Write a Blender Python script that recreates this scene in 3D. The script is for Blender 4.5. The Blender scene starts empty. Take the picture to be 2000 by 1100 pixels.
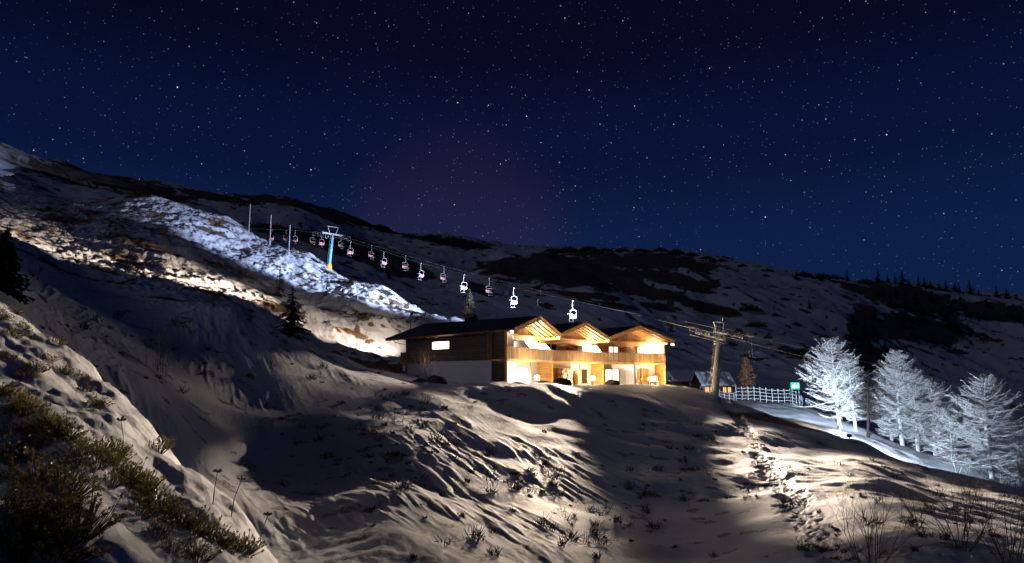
import bpy, math, random
import numpy as np
from mathutils import Vector, Matrix

scene = bpy.context.scene
COL = scene.collection
random.seed(11); np.random.seed(11)

# ------------------------------------------------------------------ camera, sky, moon, exposure
W, H, F, HZ = 2000.0, 1100.0, 1333.0, 737.0
PITCH = math.atan((HZ - H / 2) / F)
cam_data = bpy.data.cameras.new('camera')
cam_data.sensor_width = 36.0
cam_data.lens = 36.0 * F / W
cam_data.clip_start = 0.05
cam_data.clip_end = 4000
cam = bpy.data.objects.new('camera', cam_data)
cam.rotation_euler = (math.pi / 2 + PITCH, 0, 0)
COL.objects.link(cam)
scene.camera = cam

world = bpy.data.worlds.new('World')
scene.world = world
world.use_nodes = True

def build_world():
    nt = world.node_tree
    N, L = nt.nodes, nt.links
    N.clear()
    out = N.new('ShaderNodeOutputWorld')
    bg = N.new('ShaderNodeBackground')
    bg.inputs['Strength'].default_value = 1.0
    tc = N.new('ShaderNodeTexCoord')
    sep = N.new('ShaderNodeSeparateXYZ')
    L.new(tc.outputs['Generated'], sep.inputs[0])
    # night gradient by elevation
    ramp = N.new('ShaderNodeValToRGB')
    r = ramp.color_ramp
    r.interpolation = 'EASE'
    pts = [(0.0, (.0042, .0200, .066)), (.17, (.0030, .0130, .058)), (.32, (.0014, .0060, .034)),
           (.46, (.0007, .0024, .0125)), (.62, (.0006, .0013, .0050)), (1.0, (.0005, .0007, .0025))]
    while len(r.elements) < len(pts):
        r.elements.new(0.5)
    for e, (p, c) in zip(r.elements, pts):
        e.position = p; e.color = (*c, 1)
    L.new(sep.outputs['Z'], ramp.inputs[0])
    # broad uneven airglow (greenish / violet drifts)
    nz = N.new('ShaderNodeTexNoise'); nz.inputs['Scale'].default_value = 1.6; nz.inputs['Detail'].default_value = 2.0
    L.new(tc.outputs['Generated'], nz.inputs['Vector'])
    nr = N.new('ShaderNodeValToRGB')
    nr.color_ramp.elements[0].position = .35; nr.color_ramp.elements[0].color = (.0, .0006, .0008, 1)
    nr.color_ramp.elements[1].position = .7; nr.color_ramp.elements[1].color = (.0018, .0004, .0032, 1)
    L.new(nz.outputs['Fac'], nr.inputs[0])
    add0 = N.new('ShaderNodeMixRGB'); add0.blend_type = 'ADD'; add0.inputs[0].default_value = 1
    L.new(ramp.outputs[0], add0.inputs[1]); L.new(nr.outputs[0], add0.inputs[2])
    # light dome of the valley resort behind the ridge: a warm violet glow low in the sky
    dome = N.new('ShaderNodeVectorMath'); dome.operation = 'DOT_PRODUCT'
    d = Vector((-.08, .975, .185)).normalized()
    dome.inputs[1].default_value = d
    L.new(tc.outputs['Generated'], dome.inputs[0])
    mr = N.new('ShaderNodeMapRange'); mr.interpolation_type = 'SMOOTHERSTEP'
    mr.inputs['From Min'].default_value = math.cos(.21); mr.inputs['From Max'].default_value = 1.0
    L.new(dome.outputs['Value'], mr.inputs['Value'])
    dm = N.new('ShaderNodeMixRGB'); dm.blend_type = 'ADD'
    dm.inputs[2].default_value = (.0095, .0028, .0022, 1)
    L.new(mr.outputs['Result'], dm.inputs[0]); L.new(add0.outputs[0], dm.inputs[1])
    last = dm.outputs[0]
    # stars: voronoi cells on the direction sphere, each with its own brightness
    for scale, rad, lo, gain in ((230, .19, .25, .22), (120, .10, .45, .9), (40, .038, .3, 2.6)):
        vo = N.new('ShaderNodeTexVoronoi'); vo.inputs['Scale'].default_value = scale
        vo.inputs['Randomness'].default_value = 1.0
        L.new(tc.outputs['Generated'], vo.inputs['Vector'])
        m1 = N.new('ShaderNodeMapRange'); m1.interpolation_type = 'SMOOTHSTEP'
        m1.inputs['From Min'].default_value = rad; m1.inputs['From Max'].default_value = rad * .35
        m1.inputs['To Min'].default_value = 0; m1.inputs['To Max'].default_value = 1
        L.new(vo.outputs['Distance'], m1.inputs['Value'])
        sc = N.new('ShaderNodeSeparateColor'); L.new(vo.outputs['Color'], sc.inputs[0])
        m2 = N.new('ShaderNodeMapRange')
        m2.inputs['From Min'].default_value = lo; m2.inputs['From Max'].default_value = 1.0
        L.new(sc.outputs[0], m2.inputs['Value'])
        pw = N.new('ShaderNodeMath'); pw.operation = 'POWER'; pw.inputs[1].default_value = 3.2
        L.new(m2.outputs['Result'], pw.inputs[0])
        mu = N.new('ShaderNodeMath'); mu.operation = 'MULTIPLY'
        L.new(m1.outputs['Result'], mu.inputs[0]); L.new(pw.outputs[0], mu.inputs[1])
        mg = N.new('ShaderNodeMath'); mg.operation = 'MULTIPLY'; mg.inputs[1].default_value = gain
        L.new(mu.outputs[0], mg.inputs[0])
        tint = N.new('ShaderNodeValToRGB')
        tint.color_ramp.elements[0].color = (.62, .78, 1, 1); tint.color_ramp.elements[1].color = (1, .97, .98, 1)
        L.new(sc.outputs[1], tint.inputs[0])
        st = N.new('ShaderNodeMixRGB'); st.blend_type = 'MULTIPLY'; st.inputs[0].default_value = 1
        L.new(tint.outputs[0], st.inputs[1]); L.new(mg.outputs[0], st.inputs[2])
        ad = N.new('ShaderNodeMixRGB'); ad.blend_type = 'ADD'; ad.inputs[0].default_value = 1
        L.new(last, ad.inputs[1]); L.new(st.outputs[0], ad.inputs[2])
        last = ad.outputs[0]
    # a trace of physical sky scatter with the light source far below the horizon
    sky = N.new('ShaderNodeTexSky'); sky.sky_type = 'NISHITA'; sky.sun_disc = False
    sky.sun_elevation = math.radians(-4); sky.sun_rotation = math.radians(200)
    sm = N.new('ShaderNodeMixRGB'); sm.blend_type = 'ADD'; sm.inputs[0].default_value = .004
    L.new(last, sm.inputs[1]); L.new(sky.outputs[0], sm.inputs[2])
    L.new(sm.outputs[0], bg.inputs['Color'])
    L.new(bg.outputs[0], out.inputs['Surface'])
build_world()

moon = bpy.data.lights.new('moon', 'SUN')
moon.energy = 0.12
moon.angle = math.radians(10)
moon.color = (.80, .80, 1.0)
moon_o = bpy.data.objects.new('moon', moon)
moon_o.rotation_euler = Vector((-.76, -.55, .38)).to_track_quat('Z', 'Y').to_euler()
COL.objects.link(moon_o)

scene.view_settings.view_transform = 'Standard'
scene.view_settings.look = 'None'
scene.view_settings.exposure = 0.0
scene.view_settings.gamma = 1.0
scene.cycles.use_denoising = True
scene.cycles.sample_clamp_indirect = 6.0
scene.cycles.max_bounces = 5
scene.cycles.diffuse_bounces = 3
scene.cycles.caustics_reflective = False
scene.cycles.caustics_refractive = False

# ------------------------------------------------------------------ geometry of the view: pixel + distance -> point
CP, SP = math.cos(PITCH), math.sin(PITCH)
def uw(px, py):
    a = (px - W / 2) / F; b = (H / 2 - py) / F
    y = CP - b * SP; z = SP + b * CP
    return a / y, z / y
def at(px, py, d):
    u, w = uw(px, py)
    return Vector((u * d, d, w * d))
def project(x, y, z):
    yc = y * CP + z * SP
    b = (z * CP - y * SP) / yc
    return W / 2 + F * x / yc, H / 2 - F * b

# ------------------------------------------------------------------ materials
MATS = {}
def mat(name, color, rough=.7, metal=0., emit=None, estr=0., noise=0., nscale=6., bump=0., bscale=20., wave=None, spec=.5):
    """noise: colour variation; wave: (axis, scale, depth) board grooves"""
    if name in MATS: return MATS[name]
    m = bpy.data.materials.new(name); m.use_nodes = True
    nt = m.node_tree; N, L = nt.nodes, nt.links
    p = N['Principled BSDF']
    p.inputs['Base Color'].default_value = (*color, 1)
    p.inputs['Roughness'].default_value = rough
    p.inputs['Metallic'].default_value = metal
    p.inputs['Specular IOR Level'].default_value = spec
    if emit:
        p.inputs['Emission Color'].default_value = (*emit, 1)
        p.inputs['Emission Strength'].default_value = estr
    tc = N.new('ShaderNodeTexCoord')
    if noise > 0:
        nz = N.new('ShaderNodeTexNoise'); nz.inputs['Scale'].default_value = nscale; nz.inputs['Detail'].default_value = 6
        L.new(tc.outputs['Object'], nz.inputs['Vector'])
        mr = N.new('ShaderNodeMapRange'); mr.inputs['From Min'].default_value = .3; mr.inputs['From Max'].default_value = .7
        mr.inputs['To Min'].default_value = 1 - noise; mr.inputs['To Max'].default_value = 1 + noise
        L.new(nz.outputs['Fac'], mr.inputs['Value'])
        mx = N.new('ShaderNodeMixRGB'); mx.blend_type = 'MULTIPLY'; mx.inputs[0].default_value = 1
        mx.inputs[1].default_value = (*color, 1); L.new(mr.outputs['Result'], mx.inputs[2])
        L.new(mx.outputs[0], p.inputs['Base Color'])
    if bump > 0:
        nb = N.new('ShaderNodeTexNoise'); nb.inputs['Scale'].default_value = bscale; nb.inputs['Detail'].default_value = 4
        L.new(tc.outputs['Object'], nb.inputs['Vector'])
        b = N.new('ShaderNodeBump'); b.inputs['Strength'].default_value = bump; b.inputs['Distance'].default_value = .05
        L.new(nb.outputs['Fac'], b.inputs['Height'])
        L.new(b.outputs[0], p.inputs['Normal'])
    MATS[name] = m
    return m

def wood(name, color, grain=(1.5, 1.5, 14)):
    if name in MATS: return MATS[name]
    m = bpy.data.materials.new(name); m.use_nodes = True
    nt = m.node_tree; N, L = nt.nodes, nt.links
    p = N['Principled BSDF']; p.inputs['Roughness'].default_value = .6
    tc = N.new('ShaderNodeTexCoord')
    mp = N.new('ShaderNodeMapping'); mp.inputs['Scale'].default_value = grain
    L.new(tc.outputs['Object'], mp.inputs['Vector'])
    nz = N.new('ShaderNodeTexNoise'); nz.inputs['Scale'].default_value = 1.0; nz.inputs['Detail'].default_value = 5
    L.new(mp.outputs[0], nz.inputs['Vector'])
    gi = N.new('ShaderNodeNewGeometry')
    ramp = N.new('ShaderNodeValToRGB')
    c = color
    ramp.color_ramp.elements[0].position = .3; ramp.color_ramp.elements[0].color = (c[0] * .6, c[1] * .55, c[2] * .5, 1)
    ramp.color_ramp.elements[1].position = .72; ramp.color_ramp.elements[1].color = (min(1, c[0] * 1.3), min(1, c[1] * 1.3), min(1, c[2] * 1.3), 1)
    L.new(nz.outputs['Fac'], ramp.inputs[0])
    isl = N.new('ShaderNodeMapRange'); isl.inputs['To Min'].default_value = .68; isl.inputs['To Max'].default_value = 1.18
    L.new(gi.outputs['Random Per Island'], isl.inputs['Value'])
    mx = N.new('ShaderNodeMixRGB'); mx.blend_type = 'MULTIPLY'; mx.inputs[0].default_value = 1
    L.new(ramp.outputs[0], mx.inputs[1]); L.new(isl.outputs[0], mx.inputs[2])
    L.new(mx.outputs[0], p.inputs['Base Color'])
    b = N.new('ShaderNodeBump'); b.inputs['Strength'].default_value = .3; b.inputs['Distance'].default_value = .01
    L.new(nz.outputs['Fac'], b.inputs['Height']); L.new(b.outputs[0], p.inputs['Normal'])
    MATS[name] = m
    return m

# ------------------------------------------------------------------ mesh collector
class MB:
    def __init__(self): self.v = []; self.f = []; self.n = 0
    def add(self, vs, fs):
        o = self.n
        self.v.extend([tuple(v) for v in vs]); self.f.extend([tuple(i + o for i in f) for f in fs])
        self.n += len(vs)
    def hexa(self, q):            # 8 points: bottom 0-3, top 4-7
        self.add(q, [(3, 2, 1, 0), (4, 5, 6, 7), (0, 1, 5, 4), (1, 2, 6, 5), (2, 3, 7, 6), (3, 0, 4, 7)])
        return self
    def beam(self, a, b, w, h, up=Vector((0, 0, 1))):       # rectangular bar a->b, width w, height h
        a, b = Vector(a), Vector(b); d = (b - a).normalized()
        s = d.cross(up)
        if s.length < 1e-4: s = d.cross(Vector((1, 0, 0)))
        s.normalize(); t = s.cross(d).normalized()
        s *= w / 2; t *= h / 2
        return self.hexa([a - s - t, a + s - t, b + s - t, b - s - t, a - s + t, a + s + t, b + s + t, b - s + t])
    def slab(self, poly, off):    # polygon extruded by vector off
        n = len(poly); off = Vector(off)
        vs = [Vector(p) for p in poly] + [Vector(p) + off for p in poly]
        fs = [tuple(range(n))[::-1], tuple(range(n, 2 * n))] + [(i, (i + 1) % n, n + (i + 1) % n, n + i) for i in range(n)]
        self.add(vs, fs); return self
    def box(self, c, sx, sy, sz, rz=0.):
        c = Vector(c); R = Matrix.Rotation(rz, 3, 'Z')
        q = [c + R @ Vector((x * sx / 2, y * sy / 2, z * sz / 2)) for z in (-1, 1) for x, y in ((-1, -1), (1, -1), (1, 1), (-1, 1))]
        return self.hexa(q)
    def tube(self, pts, r, n=6, cap=True):
        pts = [Vector(p) for p in pts]
        rs = r if isinstance(r, (list, tuple)) else [r] * len(pts)
        rings = []
        ref = None
        for i, p in enumerate(pts):
            d = (pts[min(i + 1, len(pts) - 1)] - pts[max(i - 1, 0)])
            d = d.normalized() if d.length > 1e-9 else Vector((0, 0, 1))
            if ref is None: ref = d.orthogonal().normalized()
            s = (ref - d * ref.dot(d))
            s = s.normalized() if s.length > 1e-6 else d.orthogonal().normalized()
            ref = s; t = d.cross(s)
            rings.append([p + (s * math.cos(k * 2 * math.pi / n) + t * math.sin(k * 2 * math.pi / n)) * rs[i] for k in range(n)])
        vs = [v for rg in rings for v in rg]
        fs = []
        for i in range(len(pts) - 1):
            for k in range(n):
                fs.append((i * n + k, i * n + (k + 1) % n, (i + 1) * n + (k + 1) % n, (i + 1) * n + k))
        if cap:
            fs.append(tuple(range(n))[::-1]); fs.append(tuple(range((len(pts) - 1) * n, len(pts) * n)))
        self.add(vs, fs); return self
    def sphere(self, c, r, n=12, m=8, sc=(1, 1, 1)):
        c = Vector(c); vs = [c + Vector((0, 0, -r * sc[2]))]; fs = []
        for j in range(1, m):
            a = -math.pi / 2 + math.pi * j / m
            for k in range(n):
                b = 2 * math.pi * k / n
                vs.append(c + Vector((r * math.cos(a) * math.cos(b) * sc[0], r * math.cos(a) * math.sin(b) * sc[1], r * math.sin(a) * sc[2])))
        vs.append(c + Vector((0, 0, r * sc[2])))
        for k in range(n):
            fs.append((0, 1 + (k + 1) % n, 1 + k)); fs.append((len(vs) - 1, 1 + (m - 2) * n + k, 1 + (m - 2) * n + (k + 1) % n))
        for j in range(m - 2):
            for k in range(n):
                fs.append((1 + j * n + k, 1 + j * n + (k + 1) % n, 1 + (j + 1) * n + (k + 1) % n, 1 + (j + 1) * n + k))
        self.add(vs, fs); return self
    def build(self, name, m, parent=None, smooth=False, kind=None, origin=None):
        o0 = ROOTLOC.get(root_of(parent), Vector((0, 0, 0))) if parent else (Vector(origin) if origin is not None else Vector((0, 0, 0)))
        me = bpy.data.meshes.new(name)
        me.from_pydata([(v[0] - o0[0], v[1] - o0[1], v[2] - o0[2]) for v in self.v], [], self.f)
        me.materials.append(m)
        if smooth: me.shade_smooth()
        ob = bpy.data.objects.new(name, me); COL.objects.link(ob)
        if parent: ob.parent = parent
        elif origin is not None: ob.location = o0
        if kind: ob['kind'] = kind
        return ob

ROOTLOC = {}
def root_of(o):
    while o is not None and o.parent is not None: o = o.parent
    return o.name if o is not None else None
def tag(o, label, cat, group=None, kind=None):
    o['label'] = label; o['category'] = cat
    if group: o['group'] = group
    if kind: o['kind'] = kind
    return o
def thing(name, label, cat, loc=(0, 0, 0), group=None):
    o = bpy.data.objects.new(name, None); o.empty_display_size = .2
    o.location = loc; COL.objects.link(o)
    ROOTLOC[o.name] = Vector(loc)
    return tag(o, label, cat, group)
def copy_tree(o, loc=None, rz=None, scale=None, parent=None, label=None, group=None):
    c = o.copy(); COL.objects.link(c); c.parent = parent
    if loc is not None: c.location = loc
    if rz is not None: c.rotation_euler = (0, 0, rz)
    if scale is not None: c.scale = scale if isinstance(scale, (tuple, list)) else (scale,) * 3
    if label: c['label'] = label
    if group: c['group'] = group
    for ch in list(KIDS.get(o.name, o.children)): copy_tree(ch, parent=c)
    return c
KIDS = {}

def np_mesh(name, verts, faces, m, parent=None, smooth=False, kind=None):
    """verts (n,3) array, faces (m,k) array with constant k"""
    me = bpy.data.meshes.new(name)
    nv, (nf, k) = len(verts), faces.shape
    me.vertices.add(nv); me.vertices.foreach_set('co', np.asarray(verts, np.float32).ravel())
    me.loops.add(nf * k); me.loops.foreach_set('vertex_index', faces.astype(np.int32).ravel())
    me.polygons.add(nf)
    me.polygons.foreach_set('loop_start', np.arange(0, nf * k, k, dtype=np.int32))
    me.polygons.foreach_set('loop_total', np.full(nf, k, np.int32))
    me.update(calc_edges=True)
    me.materials.append(m)
    if smooth: me.shade_smooth()
    o = bpy.data.objects.new(name, me); COL.objects.link(o)
    if parent: o.parent = parent
    if kind: o['kind'] = kind
    return o

def segs_mesh(name, segs, m, parent=None, kind=None, n=3):
    """many thin tapered twigs: array rows p0(3) p1(3) r0 r1"""
    S = np.asarray(segs, np.float64)
    p0, p1, r0, r1 = S[:, 0:3], S[:, 3:6], S[:, 6:7], S[:, 7:8]
    d = p1 - p0; d /= np.linalg.norm(d, axis=1, keepdims=True) + 1e-9
    ref = np.where(np.abs(d[:, 2:3]) > .8, np.array([[1., 0, 0]]), np.array([[0, 0, 1.]]))
    s = np.cross(d, ref); s /= np.linalg.norm(s, axis=1, keepdims=True) + 1e-9
    t = np.cross(d, s)
    vs = []
    for k in range(n):
        a = 2 * math.pi * k / n
        vs.append(p0 + (s * math.cos(a) + t * math.sin(a)) * r0)
    for k in range(n):
        a = 2 * math.pi * k / n
        vs.append(p1 + (s * math.cos(a) + t * math.sin(a)) * r1)
    V = np.stack(vs, 1).reshape(-1, 3)
    base = (np.arange(len(S)) * 2 * n)[:, None]
    F_ = np.concatenate([base + np.array([[k, (k + 1) % n, n + (k + 1) % n, n + k]]) for k in range(n)], 0)
    return np_mesh(name, V, F_, m, parent, True, kind)

# ------------------------------------------------------------------ noise
def perlin(x, y, seed=0):
    xi = np.floor(x).astype(np.int64); yi = np.floor(y).astype(np.int64)
    xf = x - xi; yf = y - yi
    def g(ix, iy):
        h = (ix * 374761393 + iy * 668265263 + seed * 974634777) & 0xFFFFFFFF
        h = ((h ^ (h >> 13)) * 1274126177) & 0xFFFFFFFF
        a = ((h ^ (h >> 16)) & 0xFFFF) * (2 * math.pi / 65536.)
        return np.cos(a), np.sin(a)
    u = xf * xf * xf * (xf * (xf * 6 - 15) + 10); v = yf * yf * yf * (yf * (yf * 6 - 15) + 10)
    def dot(ix, iy, dx, dy):
        gx, gy = g(ix, iy); return gx * dx + gy * dy
    a = dot(xi, yi, xf, yf); b = dot(xi + 1, yi, xf - 1, yf)
    c = dot(xi, yi + 1, xf, yf - 1); d = dot(xi + 1, yi + 1, xf - 1, yf - 1)
    return ((a + (b - a) * u) * (1 - v) + (c + (d - c) * u) * v) * 1.5
def fbm(x, y, seed=0, oct=4, gain=.5):
    r = 0; a = 1.
    for i in range(oct):
        r = r + a * perlin(x * 2 ** i, y * 2 ** i, seed + i * 17); a *= gain
    return r
def sstep(a, b, x):
    t = np.clip((x - a) / (b - a), 0, 1); return t * t * (3 - 2 * t)

# ------------------------------------------------------------------ terrain: surveyed profile lines (distance, picture row) per bearing
PROFILES = {
 -150: [(4,1000),(7,740),(10,620),(13,540),(16,545),(22,505),(30,475),(45,430),(65,400),(100,380),(150,340),(200,300),(250,262),(330,290),(600,330),(900,430)],
 0:    [(4,1110),(7,850),(10,700),(13,610),(16,612),(22,580),(30,540),(42,500),(60,468),(100,430),(150,380),(200,335),(250,290),(330,312),(600,360),(900,450)],
 150: [(4,1180),(6,930),(8,830),(11,755),(14,700),(17,755),(21,745),(26,705),(33,650),(40,598),(52,560),(70,525),(100,478),(130,430),(150,402),(180,400),(230,370),(350,325),(450,345),(900,470)],
 300: [(4,1300),(6,1060),(8,960),(11,872),(13,840),(16,920),(20,905),(25,850),(31,770),(38,698),(44,648),(50,608),(62,570),(80,540),(100,505),(120,465),(150,420),(175,384),(200,398),(300,378),(400,360),(520,380),(900,490)],
 450: [(4,1420),(6,1180),(8,1070),(10,988),(13,1080),(18,1060),(24,985),(30,898),(36,810),(42,730),(47,665),(52,614),(60,613),(78,586),(105,545),(130,500),(150,462),(168,424),(190,450),(300,402),(400,384),(550,400),(900,500)],
 600: [(6,1380),(9,1210),(14,1140),(20,1070),(27,975),(34,875),(41,790),(48,722),(54,683),(62,686),(75,664),(86,632),(94,598),(100,604),(110,586),(128,545),(147,494),(170,530),(300,432),(400,404),(600,420),(900,520)],
 750:  [(8,1320),(14,1150),(20,1045),(28,945),(36,868),(43,802),(50,756),(56,733),(63,741),(75,724),(85,692),(93,652),(98,618),(104,628),(112,606),(119,582),(127,558),(150,600),(300,490),(420,452),(600,470),(900,560)],
 900:  [(8,1380),(14,1190),(20,1072),(28,970),(36,892),(43,832),(50,785),(57,758),(66,753),(80,742),(95,705),(102,662),(108,622),(120,655),(160,625),(300,512),(450,471),(650,490),(900,580)],
 1050: [(8,1450),(14,1240),(20,1118),(28,1010),(35,930),(41,880),(47,832),(53,785),(58,758),(66,754),(80,751),(100,738),(130,700),(200,605),(320,522),(470,489),(650,505),(900,580)],
 1200: [(8,1500),(14,1270),(20,1150),(28,1045),(36,955),(44,880),(52,822),(58,783),(64,759),(72,753),(85,751),(100,748),(140,718),(220,605),(330,522),(480,489),(650,505),(900,580)],
 1350: [(8,1500),(14,1260),(20,1150),(28,1050),(36,965),(46,885),(57,822),(67,778),(78,760),(95,768),(112,768),(130,765),(200,690),(330,550),(480,502),(650,520),(900,590)],
 1500: [(8,1450),(14,1225),(20,1108),(30,995),(40,924),(52,862),(65,826),(75,810),(84,816),(95,803),(101,788),(112,783),(125,790),(160,765),(220,695),(330,585),(480,524),(650,540),(900,600)],
 1600: [(8,1380),(14,1180),(20,1080),(30,982),(40,920),(52,875),(64,848),(71,838),(80,844),(93,824),(101,806),(112,806),(130,815),(180,765),(250,675),(350,595),(500,543),(650,560),(900,620)],
 1700: [(8,1330),(14,1135),(20,1045),(30,960),(40,915),(52,888),(58,878),(66,888),(80,870),(90,850),(98,838),(115,872),(150,882),(200,815),(260,742),(350,640),(510,552),(650,570),(900,630)],
 1800: [(8,1290),(14,1110),(20,1035),(30,970),(42,930),(52,913),(62,935),(76,908),(87,886),(95,884),(115,925),(150,915),(220,825),(300,742),(400,645),(520,566),(700,590),(900,640)],
 1900: [(8,1260),(14,1105),(20,1040),(30,985),(40,950),(48,937),(60,960),(75,932),(86,914),(94,914),(115,950),(160,935),(240,840),(320,752),(420,660),(540,574),(700,600),(900,650)],
 2000: [(8,1250),(14,1120),(20,1060),(30,1005),(38,975),(45,964),(58,988),(75,962),(86,946),(95,948),(115,982),(160,962),(250,850),(330,752),(430,672),(560,583),(700,605),(900,660)],
 2150: [(8,1240),(14,1130),(20,1080),(30,1035),(38,1012),(44,1004),(58,1025),(75,1005),(86,990),(95,995),(115,1020),(160,990),(250,870),(330,770),(430,690),(580,600),(700,620),(900,670)],
}
_c = []
for px, prof in PROFILES.items():
    for d, py in prof:
        u, w = uw(px, py); _c.append((u, d, w * d))
for u in (-.86, -.5, -.2, .1, .4, .7, .86):
    _c.append((u, 1.0, -1.62 - .10 * u)); _c.append((u, 2.2, -1.72 - .35 * u * 2.2 - (.10 if u > 0 else 0)))
for u in (-.05, .15, .35): _c.append((u, 4.2, -2.35 - .6 * u))
_c = np.array(_c)
SU, SD, Q0 = 2.6, 1.0, 4.0
def _xy(u, d): return np.stack([u * SU, np.log(d) * SD], -1)
_P = _xy(_c[:, 0], _c[:, 1]); _val = _c[:, 2] / (_c[:, 1] + Q0)
def _k(r2): return np.where(r2 > 1e-12, .5 * r2 * np.log(r2 + 1e-20), 0)
_n = len(_P)
_A = np.zeros((_n + 3, _n + 3))
_A[:_n, :_n] = _k(((_P[:, None] - _P[None]) ** 2).sum(-1)) + np.eye(_n) * 1e-4
_A[:_n, _n] = 1; _A[:_n, _n + 1:] = _P; _A[_n, :_n] = 1; _A[_n + 1:, :_n] = _P.T
_sol = np.linalg.solve(_A, np.concatenate([_val, np.zeros(3)]))
def _macro_exact(u, d):
    out = np.empty(len(u))
    for i in range(0, len(u), 20000):
        p = _xy(u[i:i + 20000], d[i:i + 20000])
        r2 = (p[:, 0:1] - _P[None, :, 0]) ** 2 + (p[:, 1:2] - _P[None, :, 1]) ** 2
        out[i:i + 20000] = _k(r2) @ _sol[:_n] + _sol[_n] + p @ _sol[_n + 1:]
    return out
_GU, _GL = np.linspace(-.92, .92, 190), np.linspace(math.log(.5), math.log(950), 300)
_g1, _g2 = np.meshgrid(_GU, _GL)
_G = _macro_exact(_g1.ravel(), np.exp(_g2.ravel())).reshape(_g1.shape)
def macro(x, y):                               # bicubic lookup in the surveyed sheet
    x = np.atleast_1d(np.asarray(x, float)); y = np.maximum(np.atleast_1d(np.asarray(y, float)), .6)
    a = (np.clip(x / y, -.88, .88) - _GU[0]) / (_GU[1] - _GU[0]); b = (np.log(y) - _GL[0]) / (_GL[1] - _GL[0])
    i = np.clip(a.astype(int), 1, len(_GU) - 3); j = np.clip(b.astype(int), 1, len(_GL) - 3)
    fa, fb = a - i, b - j
    def wts(t): return (-.5 * t + t * t - .5 * t ** 3, 1 - 2.5 * t * t + 1.5 * t ** 3, .5 * t + 2 * t * t - 1.5 * t ** 3, -.5 * t * t + .5 * t ** 3)
    wa, wb = wts(fa), wts(fb)
    r = np.zeros(len(x))
    for q in range(4):
        for p_ in range(4): r += wb[q] * wa[p_] * _G[j + q - 1, i + p_ - 1]
    return r * (y + Q0)

# lodge footprint corners (distance fits the measured heights of the balcony)
BZ = -1.0
P0 = at(989, 752, 66.0); P1 = at(1080, 750, 75.5); P2 = at(1179, 750, 82.0); P3 = at(1300, 750, 87.0)
PL = at(793, 745, 77.5)
TRAIL = [(1408, 800), (1440, 838), (1475, 880), (1505, 925), (1540, 970), (1570, 1015), (1600, 1055), (1628, 1100), (1660, 1160)]
TRAILD = [75, 62, 51, 40.5, 33, 27, 23, 20, 17.5]
TW = np.array([list(at(a, b, d))[:2] for (a, b), d in zip(TRAIL, TRAILD)])
def trail_dist(x, y):
    best = np.full(len(x), 1e9)
    for a, b in zip(TW[:-1], TW[1:]):
        ab = b - a; t = np.clip(((x - a[0]) * ab[0] + (y - a[1]) * ab[1]) / (ab @ ab), 0, 1)
        best = np.minimum(best, np.hypot(x - a[0] - t * ab[0], y - a[1] - t * ab[1]))
    return best
LODGE_C = (P0 + P1 + P2 + P3 + PL) / 5
def detail(x, y):
    d = np.maximum(y, .6)
    z = np.zeros_like(x)
    ca, sa = math.cos(1.05), math.sin(1.05)
    def part(mask, fn):
        if mask.any(): z[mask] += fn(x[mask], y[mask], d[mask])
    def f_near(x, y, d):          # near bank: soft pillows of snow
        return (1 - sstep(14, 24, d)) * (fbm(x * .55, y * .55, 3, 3) * .16 + fbm(x * 1.7, y * 1.7, 5, 3) * .065 + np.abs(perlin(x * 4.5, y * 4.5, 8)) * .03)
    def f_mid(x, y, d):           # wind-combed hummocks of heather under snow, alternating with smooth drifts
        k = sstep(12, 22, d) * (1 - sstep(150, 220, d))
        patch = sstep(-.18, .22, fbm(x * .07, y * .07, 31, 3))
        xs, ys = x * ca - y * sa, x * sa + y * ca
        wx = .25 * perlin(xs * .25, ys * .25, 43); tus = np.maximum(0, fbm(xs * .17, (ys + wx) * 1.0, 41, 4, .6)); tus2 = np.maximum(0, perlin(xs * .55, (ys + wx) * 3.4, 47) - .05)
        k2 = sstep(54, 66, d) * sstep(6, -10, x - .12 * (d - 60))          # tussocky grass of the hillside above the lodge
        hill = k2 * (fbm(xs * .22, ys * .5, 55, 3, .55) * .26 + np.maximum(0, fbm(x * .9, y * .9, 57, 3)) * .17)
        return k * (hill + fbm(x * .11, y * .11, 21, 3) * .42 + (.15 + .85 * patch) * (tus * .135 + tus2 * .07) + perlin(x * 3.1, y * 3.1, 52) * .006)
    def f_far(x, y, d):
        return sstep(140, 240, d) * (fbm(x / 60, y / 60, 61, 5, .5) * 5.0 + np.abs(fbm(x / 14, y / 14, 66, 3)) * .8)
    part(d < 24, f_near); part((d > 12) & (d < 220), f_mid); part(d > 140, f_far)
    # keep the ground level around the lodge
    r = np.hypot((x - LODGE_C.x) / 17, (y - LODGE_C.y) / 15)
    z *= .12 + .88 * sstep(.75, 1.25, r)
    # trampled track
    td = trail_dist(x + .35 * perlin(x * .5, y * .5, 71), y) + .25 * perlin(x * 1.3, y * 1.3, 72)
    tr = 1 - sstep(.3, .8, td)
    z = z * (1 - .7 * tr) - tr * (.08 + .11 * np.maximum(0, perlin(x * 2.3, y * 2.3, 77)) + .05 * perlin(x * 6, y * 6, 78))
    return z
def ground(x, y):
    s = np.isscalar(x)
    x = np.atleast_1d(np.asarray(x, float)); y = np.atleast_1d(np.asarray(y, float))
    z = macro(x, y) + detail(x, y)
    return float(z[0]) if s else z
def on_ground(px, d, sink=0.):
    u = (px - W / 2) / F
    x = u * d
    for _ in range(3):                        # keep the bearing in the picture
        z = ground(x, d); p, _q = project(x, d, z); x += (px - p) / F * d
    return Vector((x, d, ground(x, d) - sink))

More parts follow.
